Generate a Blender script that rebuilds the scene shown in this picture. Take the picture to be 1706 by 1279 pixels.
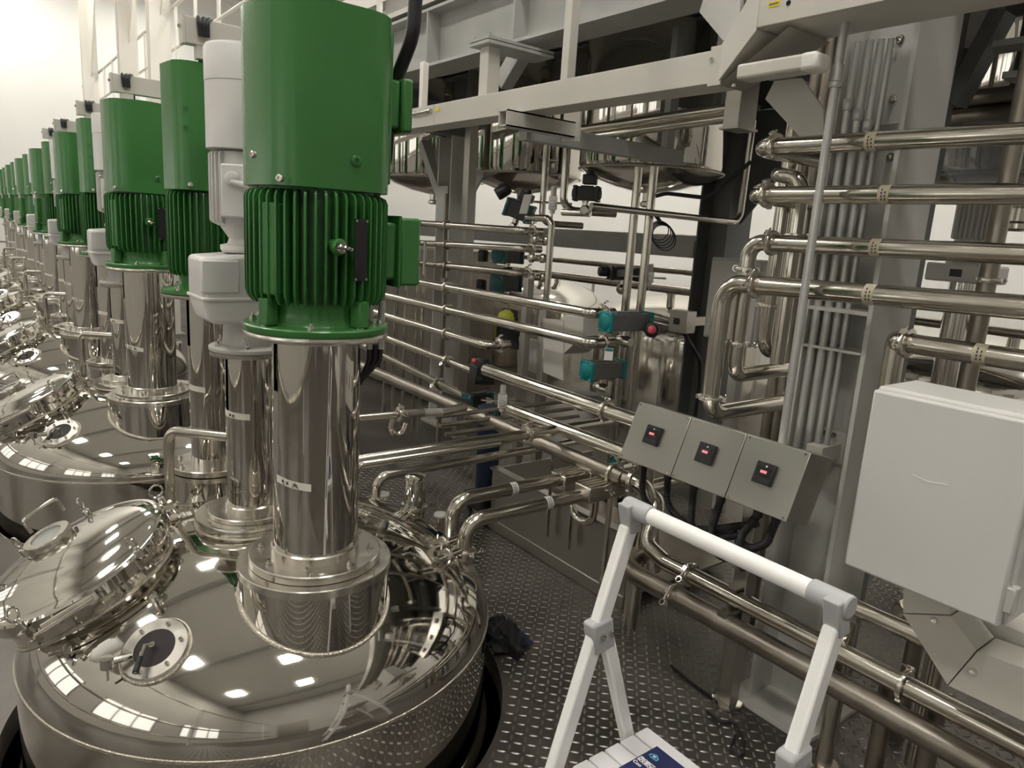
import bpy, math, random
from mathutils import Vector, Matrix, Quaternion
random.seed(7)
for _o in list(bpy.data.objects): bpy.data.objects.remove(_o)
scene = bpy.context.scene
COL = scene.collection

# ------------------------------------------------------------------ camera
# world: +Y runs down the row of vessels, +X across to the pipe rack, floor z = 0, eye height 1.6 m
FPX, CX, CY, EYE = 1190.0, 853.0, 639.5, 1.6
def _n(v): return v.normalized()
_d1 = _n(Vector((-71-CX, 328-CY, FPX)))
_dn = Vector((500-CX, 6300-CY, FPX)); _dn = _n(_dn - _d1*_dn.dot(_d1))
_up = -_dn
_rt = _d1.cross(_up)
RW = Matrix((_rt, _d1, _up))                 # world = RW @ (x right, y down, z forward)
CAM = Vector((0, 0, EYE))
cd = bpy.data.cameras.new('camera'); cam = bpy.data.objects.new('camera', cd); COL.objects.link(cam)
cd.sensor_fit = 'HORIZONTAL'; cd.sensor_width = 36; cd.lens = FPX/1706*36
cd.clip_start = .02; cd.clip_end = 100
_c = [RW.col[0], -RW.col[1], -RW.col[2]]
cam.matrix_world = Matrix.Translation(CAM) @ Matrix((_c[0], _c[1], _c[2])).transposed().to_4x4()
scene.camera = cam

# ------------------------------------------------------------------ world, exposure
wd = bpy.data.worlds.new('hall'); scene.world = wd; wd.use_nodes = True
wd.node_tree.nodes['Background'].inputs[0].default_value = (1, .95, .86, 1)
wd.node_tree.nodes['Background'].inputs[1].default_value = .3
vs = scene.view_settings
vs.view_transform = 'Standard'; vs.look = 'None'; vs.gamma = 1; vs.use_curve_mapping = False
vs.exposure = 1.05
LAMP_POWER = 26.0                            # emission of the ceiling lamps' diffusers
try:
    scene.cycles.use_denoising = True; scene.cycles.max_bounces = 10
    scene.cycles.glossy_bounces = 6; scene.cycles.diffuse_bounces = 4
    scene.cycles.sample_clamp_indirect = 6
except Exception: pass

def ray(px, py): return RW @ Vector((px-CX, py-CY, FPX))
def W(px, py, X=None, Y=None, Z=None):
    """photo pixel -> world point on the plane X=, Y= or Z="""
    r = ray(px, py)
    t = X/r.x if X is not None else Y/r.y if Y is not None else (Z-EYE)/r.z
    return CAM + r*t
def WP(px, py, p0, n):
    r = ray(px, py); return CAM + r*((Vector(p0)-CAM).dot(n)/r.dot(n))
V = Vector

# ------------------------------------------------------------------ mesh builder
def frame(d):
    d = Vector(d).normalized()
    a = Vector((0, 0, 1)) if abs(d.z) < .9 else Vector((1, 0, 0))
    u = a.cross(d).normalized(); return u, d.cross(u), d
def fillet(pts, bend, seg=6):
    pts = [Vector(p) for p in pts]
    if not bend or len(pts) < 3: return pts
    out = [pts[0]]
    for i in range(1, len(pts)-1):
        a, b, c = pts[i-1], pts[i], pts[i+1]
        u, v = (a-b), (c-b); lu, lv = u.length, v.length; u /= lu; v /= lv
        ang = u.angle(v)
        if ang > 3.05: out.append(b); continue
        r = bend
        t = min(r/math.tan(ang/2), lu*.49 if i > 1 else lu*.95, lv*.49 if i < len(pts)-2 else lv*.95)
        r = t*math.tan(ang/2)
        bis = (u+v).normalized(); cen = b + bis*(r/math.sin(ang/2))
        p0, p1 = b+u*t-cen, b+v*t-cen
        ax = p0.cross(p1).normalized(); full = p0.angle(p1)
        for k in range(seg+1): out.append(cen + Quaternion(ax, full*k/seg) @ p0)
    out.append(pts[-1]); return out
class MB:
    def __init__(s): s.v = []; s.f = []
    def add(s, vs_, fs):
        b = len(s.v); s.v += [Vector(p) for p in vs_]; s.f += [tuple(i+b for i in f) for f in fs]; return s
    def box(s, a, b):
        x0, y0, z0 = a; x1, y1, z1 = b
        return s.add([(x0,y0,z0),(x1,y0,z0),(x1,y1,z0),(x0,y1,z0),(x0,y0,z1),(x1,y0,z1),(x1,y1,z1),(x0,y1,z1)],
                     [(0,3,2,1),(4,5,6,7),(0,1,5,4),(1,2,6,5),(2,3,7,6),(3,0,4,7)])
    def obox(s, c, ex, ey, ez):
        """box about c with half-extent vectors"""
        c, ex, ey, ez = map(Vector, (c, ex, ey, ez))
        p = [c+sx*ex+sy*ey+sz*ez for sz in (-1,1) for sx, sy in ((-1,-1),(1,-1),(1,1),(-1,1))]
        return s.add(p, [(0,3,2,1),(4,5,6,7),(0,1,5,4),(1,2,6,5),(2,3,7,6),(3,0,4,7)])
    def bar(s, p0, p1, w, h, up=(0,0,1)):
        p0, p1 = Vector(p0), Vector(p1); d = (p1-p0).normalized(); up = Vector(up)
        x = d.cross(up)
        if x.length < .01: x = d.cross(Vector((0,1,0)))
        x.normalize(); y = x.cross(d)
        return s.obox((p0+p1)/2, x*w/2, (p1-p0)/2, y*h/2)
    def lathe(s, c, prof, n=24, axis=(0,0,1), a0=0.0):
        u, v, w = frame(axis); c = Vector(c); vs_ = []; fs = []
        for r, z in prof:
            for i in range(n):
                a = a0+2*math.pi*i/n; vs_.append(c+u*(r*math.cos(a))+v*(r*math.sin(a))+w*z)
        for k in range(len(prof)-1):
            for i in range(n):
                j = (i+1) % n; fs.append((k*n+i, k*n+j, (k+1)*n+j, (k+1)*n+i))
        if prof[0][0] > 1e-5: fs.append(tuple(range(n-1, -1, -1)))
        if prof[-1][0] > 1e-5: fs.append(tuple((len(prof)-1)*n+i for i in range(n)))
        return s.add(vs_, fs)
    def ring(s, c, prof, n=24, axis=(0,0,1)):
        """closed profile swept round (no caps)"""
        u, v, w = frame(axis); c = Vector(c); vs_ = []; fs = []; m = len(prof)
        for r, z in prof:
            for i in range(n):
                a = 2*math.pi*i/n; vs_.append(c+u*(r*math.cos(a))+v*(r*math.sin(a))+w*z)
        for k in range(m):
            for i in range(n):
                j = (i+1) % n; k2 = (k+1) % m; fs.append((k*n+i, k*n+j, k2*n+j, k2*n+i))
        return s.add(vs_, fs)
    def cyl(s, p0, p1, r0, r1=None, n=16):
        p0, p1 = Vector(p0), Vector(p1); L = (p1-p0).length
        return s.lathe(p0, [(r0, 0), (r0 if r1 is None else r1, L)], n, p1-p0)
    def tube(s, pts, r, n=12, bend=0, seg=6, caps=True):
        P = fillet(pts, bend, seg)
        Q = [P[0]]
        for p in P[1:]:
            if (p-Q[-1]).length > 1e-5: Q.append(p)
        P = Q; m = len(P); T = []
        for i in range(m):
            a = P[max(i-1, 0)]; b = P[min(i+1, m-1)]; T.append((b-a).normalized())
        u, v, w = frame(T[0]); vs_ = []; fs = []
        for i in range(m):
            if i:
                ax = T[i-1].cross(T[i])
                if ax.length > 1e-7:
                    q = Quaternion(ax.normalized(), T[i-1].angle(T[i])); u = q @ u; v = q @ v
            rr = r[i] if isinstance(r, (list, tuple)) else r
            for k in range(n):
                a = 2*math.pi*k/n; vs_.append(P[i]+u*(rr*math.cos(a))+v*(rr*math.sin(a)))
        for i in range(m-1):
            for k in range(n):
                j = (k+1) % n; fs.append((i*n+k, i*n+j, (i+1)*n+j, (i+1)*n+k))
        if caps: fs += [tuple(range(n-1, -1, -1)), tuple((m-1)*n+k for k in range(n))]
        return s.add(vs_, fs)
    def torus(s, c, R_, r, axis=(0,0,1), n=20, m=8):
        return s.ring(c, [(R_+r*math.cos(2*math.pi*k/m), r*math.sin(2*math.pi*k/m)) for k in range(m)], n, axis)
    def prism(s, poly, off):
        """polygon of world points extruded by vector off"""
        poly = [Vector(p) for p in poly]; off = Vector(off); n = len(poly)
        nrm = Vector((0,0,0))
        for i in range(n): nrm += poly[i].cross(poly[(i+1) % n])
        if nrm.dot(off) > 0: poly = poly[::-1]
        fs = [tuple(range(n)), tuple(range(2*n-1, n-1, -1))]
        fs += [(i, i+n, (i+1) % n+n, (i+1) % n) for i in range(n)]
        return s.add(poly+[p+off for p in poly], fs)
    def mesh(s, name, mat, off=Vector((0,0,0)), sharp=35):
        me = bpy.data.meshes.new(name)
        me.from_pydata([p-off for p in s.v], [], s.f)
        me.materials.append(M[mat] if isinstance(mat, str) else mat)
        me.polygons.foreach_set('use_smooth', [True]*len(me.polygons))
        try: me.set_sharp_from_angle(angle=math.radians(sharp))
        except Exception: pass
        me.update(); return me
CH = {}
def wloc(o):
    v = Vector((0,0,0))
    while o is not None: v = v+o.location; o = o.parent
    return v
def link(name, me, parent=None, loc=None):
    o = bpy.data.objects.new(name, me); COL.objects.link(o)
    if parent is not None: o.parent = parent; CH.setdefault(parent.name, []).append(o)
    if loc is not None: o.location = loc
    return o
def tag(o, label=None, cat=None, group=None, kind=None):
    if label: o['label'] = label
    if cat: o['category'] = cat
    if group: o['group'] = group
    if kind: o['kind'] = kind
    return o
def thing(name, label, cat, loc=(0,0,0), group=None):
    o = bpy.data.objects.new(name, None); COL.objects.link(o); o.location = loc
    o.empty_display_size = .1
    return tag(o, label, cat, group)
def part(name, mb, mat, parent, bev=0, label=None, sharp=35):
    o = link(name, mb.mesh(name, mat, wloc(parent), sharp), parent)
    if bev: bevel(o, bev)
    if label: o['label'] = label
    return o
def solo(name, mb, mat, label, cat, group=None, bev=0, kind=None, sharp=35):
    lo = Vector((min(p.x for p in mb.v), min(p.y for p in mb.v), min(p.z for p in mb.v)))
    hi = Vector((max(p.x for p in mb.v), max(p.y for p in mb.v), max(p.z for p in mb.v)))
    c = Vector(((lo.x+hi.x)/2, (lo.y+hi.y)/2, lo.z))
    o = link(name, mb.mesh(name, mat, c, sharp), None, c)
    if bev: bevel(o, bev)
    return tag(o, label, cat, group, kind)
def struct(name, mb, mat, bev=0, parent=None):
    o = link(name, mb.mesh(name, mat), parent)
    if parent is None: o['kind'] = 'structure'
    if bev: bevel(o, bev)
    return o
def bevel(o, w, seg=2):
    m = o.modifiers.new('bevel', 'BEVEL'); m.width = w; m.segments = seg; m.limit_method = 'ANGLE'
    m.angle_limit = math.radians(40)
CACHE = {}
def inst(name, key, build, mat, parent, pos, axis=(0,0,1), roll=0.0, scale=1.0):
    """a part that shares its mesh (built about the origin along +z) with its likes"""
    if key not in CACHE:
        mb = MB(); build(mb); CACHE[key] = mb.mesh(name, mat)
    o = link(name, CACHE[key], parent)
    u, v, w = frame(axis)
    rot = Matrix((u, v, w)).transposed().to_4x4() @ Matrix.Rotation(roll, 4, 'Z')
    o.matrix_basis = Matrix.Translation(Vector(pos)-wloc(parent)) @ rot @ Matrix.Scale(scale, 4)
    return o
def copy_tree(o, parent=None, skip=()):
    c = o.copy(); COL.objects.link(c); c.parent = parent
    for ch in CH.get(o.name, ()):
        if ch.name.split('.')[0] not in skip: copy_tree(ch, c, skip)
    return c

# ------------------------------------------------------------------ materials
M = {}
def mat(name, col, rough=.5, metal=0.0, noise=0.0, nscale=8.0, bump=0.0, bscale=60.0, rvar=0.0, coat=0.0, spec=None, alpha=None, emit=None, trans=0.0, stretch=None):
    m = bpy.data.materials.new(name); m.use_nodes = True; nt = m.node_tree
    b = nt.nodes['Principled BSDF']; N = nt.nodes.new; L = nt.links.new
    b.inputs['Base Color'].default_value = (*col, 1); b.inputs['Roughness'].default_value = rough
    b.inputs['Metallic'].default_value = metal
    if coat: b.inputs['Coat Weight'].default_value = coat; b.inputs['Coat Roughness'].default_value = .1
    if spec is not None: b.inputs['Specular IOR Level'].default_value = spec
    if trans: b.inputs['Transmission Weight'].default_value = trans
    if alpha is not None: b.inputs['Alpha'].default_value = alpha
    if emit: b.inputs['Emission Color'].default_value = (*emit[0], 1); b.inputs['Emission Strength'].default_value = emit[1]
    if noise or bump or rvar:
        tc = N('ShaderNodeTexCoord'); mp = N('ShaderNodeMapping'); L(tc.outputs['Object'], mp.inputs['Vector'])
        if stretch: mp.inputs['Scale'].default_value = stretch
        if noise or rvar:
            n = N('ShaderNodeTexNoise'); n.inputs['Scale'].default_value = nscale; n.inputs['Detail'].default_value = 5
            L(mp.outputs[0], n.inputs['Vector'])
        if noise:
            r = N('ShaderNodeMapRange'); r.inputs['From Min'].default_value = .3; r.inputs['From Max'].default_value = .7
            r.inputs['To Min'].default_value = 1-noise; r.inputs['To Max'].default_value = 1+noise*.6
            L(n.outputs['Fac'], r.inputs['Value'])
            mx = N('ShaderNodeVectorMath'); mx.operation = 'SCALE'; mx.inputs[0].default_value = col
            L(r.outputs[0], mx.inputs['Scale']); L(mx.outputs[0], b.inputs['Base Color'])
        if rvar:
            r2 = N('ShaderNodeMapRange'); r2.inputs['From Min'].default_value = .3; r2.inputs['From Max'].default_value = .7
            r2.inputs['To Min'].default_value = max(.01, rough-rvar); r2.inputs['To Max'].default_value = rough+rvar
            L(n.outputs['Fac'], r2.inputs['Value']); L(r2.outputs[0], b.inputs['Roughness'])
        if bump:
            n3 = N('ShaderNodeTexNoise'); n3.inputs['Scale'].default_value = bscale; n3.inputs['Detail'].default_value = 3
            L(mp.outputs[0], n3.inputs['Vector'])
            bp = N('ShaderNodeBump'); bp.inputs['Strength'].default_value = bump; bp.inputs['Distance'].default_value = .01
            L(n3.outputs['Fac'], bp.inputs['Height']); L(bp.outputs[0], b.inputs['Normal'])
    M[name] = m; return m
mat('polished', (.70, .675, .63), .10, 1, rvar=.045, nscale=5, bump=.012, bscale=5)
mat('mirror', (.63, .605, .56), .05, 1, rvar=.02, nscale=4, bump=.01, bscale=7)
mat('machined', (.70, .67, .61), .22, 1, rvar=.05, nscale=30)
mat('pipe_steel', (.62, .585, .52), .17, 1, rvar=.06, nscale=14, bump=.01, bscale=20)
mat('dull_steel', (.36, .325, .28), .38, 1, noise=.18, nscale=12, rvar=.08)
mat('brushed', (.46, .445, .41), .34, 1, rvar=.03, nscale=3)
mat('brushed_dark', (.25, .235, .21), .42, 1, rvar=.04, nscale=3)
mat('braid', (.5, .48, .44), .35, .9, bump=.8, bscale=260)
mat('weld', (.62, .58, .5), .3, 1, bump=.6, bscale=160)
mat('floor_steel', (.17, .155, .14), .42, .85, noise=.3, nscale=4, rvar=.1, bump=.1, bscale=30)
mat('tread_steel', (.25, .235, .215), .40, .85, noise=.15, nscale=20)
mat('green', (.045, .178, .043), .26, 0, noise=.1, nscale=3, bump=.06, bscale=90, spec=.5)
mat('green_cast', (.030, .140, .030), .34, 0, noise=.12, nscale=10, bump=.12, bscale=120)
mat('white_motor', (.70, .68, .66), .42, 0, noise=.04, nscale=9)
mat('grey_paint', (.44, .425, .40), .45, 0, noise=.06, nscale=4)
mat('trunking', (.60, .575, .52), .40, 0, noise=.05, nscale=3)
mat('beam_grey', (.42, .42, .40), .48, 0, noise=.10, nscale=5)
mat('dark_beam', (.16, .165, .16), .5, 0, noise=.12, nscale=5)
mat('col_grey', (.53, .52, .49), .46, 0, noise=.07, nscale=4)
mat('conduit', (.52, .515, .50), .36, .55, noise=.05, nscale=20)
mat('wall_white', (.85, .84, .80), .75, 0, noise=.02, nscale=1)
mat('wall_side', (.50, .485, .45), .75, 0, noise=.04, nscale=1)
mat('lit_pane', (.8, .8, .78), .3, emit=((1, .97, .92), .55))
mat('wall_near_grey', (.42, .41, .39), .75, 0, noise=.05, nscale=1)  # near wall, out of view, darkened to cut its bounce
mat('ceiling_white', (.74, .73, .70), .8, 0, noise=.03, nscale=1)
mat('rail_white', (.82, .79, .72), .45)
mat('ladder_white', (.92, .91, .89), .38, 0, noise=.02, nscale=8)
mat('ladder_grey', (.45, .45, .46), .5, 0, noise=.05, nscale=20)
mat('step_grey', (.62, .61, .62), .55, 0, noise=.04, nscale=30)
mat('enclosure', (.66, .65, .625), .35, 0, noise=.03, nscale=3)
mat('rubber', (.012, .012, .014), .45)
mat('black', (.015, .015, .016), .4)
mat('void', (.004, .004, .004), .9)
mat('teal', (.0, .20, .21), .35, 0, noise=.08, nscale=12)
mat('teal_dark', (.01, .085, .09), .4)
mat('anod', (.13, .13, .125), .42, .35, noise=.1, nscale=20)
mat('plastic_grey', (.50, .49, .46), .45)
mat('plastic_white', (.80, .78, .73), .45)
mat('red_lens', (.75, .10, .12), .3)
mat('yellow', (.75, .62, .03), .5)
mat('tape', (.74, .71, .62), .65, 0, noise=.04, nscale=60)
mat('ink', (.03, .03, .035), .7)
mat('label_cream', (.84, .77, .62), .6, 0, noise=.08, nscale=40)
mat('navy', (.012, .018, .085), .35, 0, noise=.1, nscale=20)
mat('logo_blue', (.10, .42, .65), .4)
mat('tag_green', (.0, .20, .14), .45)
mat('white', (.85, .85, .83), .5)
mat('glass', (.30, .32, .30), .05, 0, coat=1)
mat('dark_glass', (.035, .03, .033), .08, 0, coat=1)
mat('bag', (.72, .70, .64), .45, 0, alpha=.8)
mat('wrap', (.35, .36, .40), .12, 0, alpha=.45)
mat('digit', (.9, .25, .28), .5, emit=((1, .25, .3), .35))
mat('jeans', (.008, .018, .045), .8, 0, noise=.2, nscale=40)
mat('cloth_dark', (.012, .012, .014), .85, 0, noise=.3, nscale=40)
mat('boot', (.02, .018, .016), .6)
mat('yellow_green', (.33, .34, .02), .6)
mat('lamp', (1, 1, 1), .5, emit=((1.0, .965, .90), LAMP_POWER))
# ------------------------------------------------------------------ constants of the plant
TC = Vector((.755, 2.22, 0)); TR = .73; TH = .33; TB = .30; PITCH = 2.18; NT = 7
RX0, RX1, RY0, RY1, RZ = -4.2, 8.6, -5.5, 20.5, 7.0
HOLE = .80

# ------------------------------------------------------------------ room shell
struct('wall_far', MB().box((RX0-.2, RY1, -1.2), (RX1+.2, RY1+.2, RZ)), 'wall_white')
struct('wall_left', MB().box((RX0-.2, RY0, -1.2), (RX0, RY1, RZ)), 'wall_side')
struct('wall_right', MB().box((RX1, RY0, -1.2), (RX1+.2, RY1, RZ)), 'wall_white')
struct('wall_near', MB().box((RX0-.2, RY0-.2, -1.2), (RX1+.2, RY0, RZ)), 'wall_near_grey')
struct('ceiling', MB().box((RX0-.2, RY0-.2, RZ), (RX1+.2, RY1+.2, RZ+.2)), 'ceiling_white')
# diamond plate floor with a round opening for every vessel
fl = MB(); T = .012
def slab(x0, y0, x1, y1): fl.box((x0, y0, -T), (x1, y1, 0))
yA = TC.y-PITCH/2; yB = TC.y+PITCH*(NT-.5); xA, xB = TC.x-.95, TC.x+.95
slab(RX0, RY0, RX1, yA); slab(RX0, yB, RX1, RY1); slab(RX0, yA, xA, yB); slab(xB, yA, RX1, yB)
NH = 96
for k in range(NT):
    cx, cy = TC.x, TC.y+PITCH*k; hx, hy = .95, PITCH/2
    vs_ = []
    for i in range(NH):
        a = 2*math.pi*i/NH; c_, s_ = math.cos(a), math.sin(a)
        t = min(hx/abs(c_) if abs(c_) > 1e-9 else 9e9, hy/abs(s_) if abs(s_) > 1e-9 else 9e9)
        vs_ += [(cx+HOLE*c_, cy+HOLE*s_, 0), (cx+t*c_, cy+t*s_, 0), (cx+HOLE*c_, cy+HOLE*s_, -.09)]
    corner = [len(vs_)+j for j in range(4)]
    vs_ += [(cx+hx, cy+hy, 0), (cx-hx, cy+hy, 0), (cx-hx, cy-hy, 0), (cx+hx, cy-hy, 0)]
    fs = []
    ca = [math.atan2(hy, hx), math.atan2(hy, -hx), math.atan2(-hy, -hx) % (2*math.pi), math.atan2(-hy, hx) % (2*math.pi)]
    for i in range(NH):
        j = (i+1) % NH; a0 = 2*math.pi*i/NH; a1 = 2*math.pi*(i+1)/NH
        mid = [corner[q] for q in range(4) if a0 < ca[q] < a1-1e-9]
        fs.append((i*3, i*3+1, *mid, j*3+1, j*3)); fs.append((i*3+2, i*3, j*3, j*3+2))
    fl.add(vs_, fs)
floor = struct('floor', fl, 'floor_steel')
struct('trim_1', MB().box((RX0, RY0, -1.25), (RX1, RY1, -1.2)), 'void')  # black sheet below the openings, its colour stands for the dark underneath
# raised lozenges of the plate, alternating direction
def lozenge(mb, x, y, a, L=.0155, w=.0046, h=.0024):
    c_, s_ = math.cos(a), math.sin(a)
    def p(u, v, z): return (x+u*c_-v*s_, y+u*s_+v*c_, z)
    mb.add([p(-L, 0, 0), p(-L*.4, -w, 0), p(L*.4, -w, 0), p(L, 0, 0), p(L*.4, w, 0), p(-L*.4, w, 0), p(-L*.5, 0, h), p(L*.5, 0, h)],
           [(0,1,6),(1,2,7,6),(2,3,7),(3,4,7),(4,5,6,7),(5,0,6)])
lm = MB(); lozenge(lm, 0, 0, 0); loz_me = lm.mesh('tread', 'tread_steel')
P_ = .0325; cand = []
x = -1.3
i = 0
while x < 3.6:
    y = .1; j = 0
    while y < 4.4:
        d = min(math.hypot(x-TC.x, y-TC.y-PITCH*k) for k in range(2))
        if d > HOLE+.02 and (x > .9 or y < 1.5):
            cand.append((x, y, math.radians(45 if (i+j) % 2 else -45)))
        y += P_; j += 1
    x += P_; i += 1
def vis(c):
    q = RW.transposed() @ (Vector((c[0], c[1], 0))-CAM); return q.z > 0 and 880 < CX+FPX*q.x/q.z < 1230 and 950 < CY+FPX*q.y/q.z < 1279
near = sorted([c for c in cand if vis(c)], key=lambda c: math.hypot(c[0], c[1]))[:300]
ns = set(near)
for c in near:
    o = link('tread', loz_me, floor, (c[0], c[1], 0)); o.rotation_euler.z = c[2]
tm = MB()
for c in cand:
    if c not in ns: lozenge(tm, *c)
o = link('treads', tm.mesh('treads', 'tread_steel'), floor); o['kind'] = 'stuff'

# ------------------------------------------------------------------ ceiling lamps, unseen; several added to brighten walls and near field
lamp_rows = [('the vessels', .75, (-2.2, .45, 8.5, 15, 19.2)), ('the aisle left of the vessels', -2.4, (-1.5, 2.2, 6, 10, 14, 18)), ('the platform', 3.6, (2, 7, 12, 18.6)), ('the walkway beyond the rack', 6.7, (-1, 2.4, 5.8, 9.2, 13))]
on_ = ('nearest', 'second', 'third', 'fourth', 'fifth', 'sixth')
for rn, x, ys in lamp_rows:
    for k, y in enumerate(ys):
        g = thing('unseen_ceiling_lamp', '%s square unseen high-bay ceiling lamp of the line above %s' % (on_[k], rn), 'lamp', (x, y, RZ-.5), 'ceiling lamps above the vessels')
        part('housing', MB().box((x-.36, y-.36, RZ-.484), (x+.36, y+.36, RZ-.40)), 'rail_white', g)
        part('diffuser', MB().box((x-.33, y-.33, RZ-.5), (x+.33, y+.33, RZ-.485)), 'lamp', g)
        for sx in (-.25, .25): part('hanger', MB().cyl((x+sx, y, RZ-.41), (x+sx, y, RZ), .006, n=6), 'rail_white', g)
# ------------------------------------------------------------------ what the steel mirrors: glazing; roof beams, doors, aisle pipes added unseen for reflections
for k in range(5):
    y = -3.6+k*5.2
    struct('trim_%d' % (k+2), MB().box((RX0, y-.12, RZ-.35), (RX1, y+.12, RZ)), 'beam_grey')
for k in range(5):
    y = -3.6+k*3.6
    w = struct('window_%d' % (k+1), MB().box((RX0, y, 1.0), (RX0+.02, y+2.3, 2.5)), 'lit_pane')
    for yy in (y-.03, y+.75, y+1.53, y+2.3): struct('window_frame', MB().box((RX0, yy, .95), (RX0+.05, yy+.06, 2.55)), 'dark_beam', 0, w)
for k, x in enumerate((-1.7, 1.7)):
    d = struct('door_%d' % (k+1), MB().box((x, RY0, 0), (x+1.7, RY0+.04, 2.5)), 'brushed_dark')
    struct('door_handle', MB().cyl((x+.8, RY0+.08, .95), (x+.8, RY0+.08, 1.25), .012, n=8), 'polished', 0, d)
for k, z in enumerate((.55, 1.25, 2.6)):
    t_ = ('lowest', 'middle', 'highest')[k]
    solo('unseen_aisle_pipe', MB().tube([(-1.75-.05*k, -4.5, z), (-1.75-.05*k, 17, z)], .04 if k % 2 else .028, 14), 'pipe_steel', '%s unseen stainless pipe along the aisle left of the vessels' % t_, 'pipe', 'unseen pipes along the left aisle')
for k in range(6):  # posts out of view, added for the steel to reflect
    y = -4.0+k*3.9
    solo('unseen_aisle_post', MB().box((-1.97, y-.04, 0), (-1.86, y+.04, 2.8)), 'col_grey', '%s unseen grey post carrying the pipes of the left aisle, from the near end' % on_[k], 'post', 'unseen posts of the left aisle')
# ------------------------------------------------------------------ vessels with agitators (first of the row, then copies)
def dome_z(r): return TB+TH*math.sqrt(max(0, 1-(r/TR)**2))
def dome_pt(px, py):
    r = ray(px, py); o = CAM-Vector((TC.x, TC.y, TB)); s = Vector((1/TR, 1/TR, 1/TH))
    rs = Vector([r[i]*s[i] for i in range(3)]); os_ = Vector([o[i]*s[i] for i in range(3)])
    A = rs.dot(rs); B = 2*rs.dot(os_); C_ = os_.dot(os_)-1; D = max(0, B*B-4*A*C_)
    return CAM+r*((-B-math.sqrt(D))/2/A)
def dome_n(p): return Vector(((p.x-TC.x)/TR**2, (p.y-TC.y)/TR**2, (p.z-TB)/TH**2)).normalized()
def dome_at(x, y): return Vector((x, y, dome_z(math.hypot(x-TC.x, y-TC.y))))
def c0(p): return Vector((p[0], p[1], 0))

def hexbolt(mb):
    mb.lathe((0,0,0), [(.0105, 0), (.0105, .002)], 12); mb.lathe((0,0,.002), [(.008, 0), (.008, .006), (.0065, .0075)], 6); mb.cyl((0,0,.009), (0,0,.016), .004, n=8)
def socket(mb): mb.lathe((0,0,0), [(.0055, 0), (.0055, .006), (.0035, .006), (.0035, .003)], 10)

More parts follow.
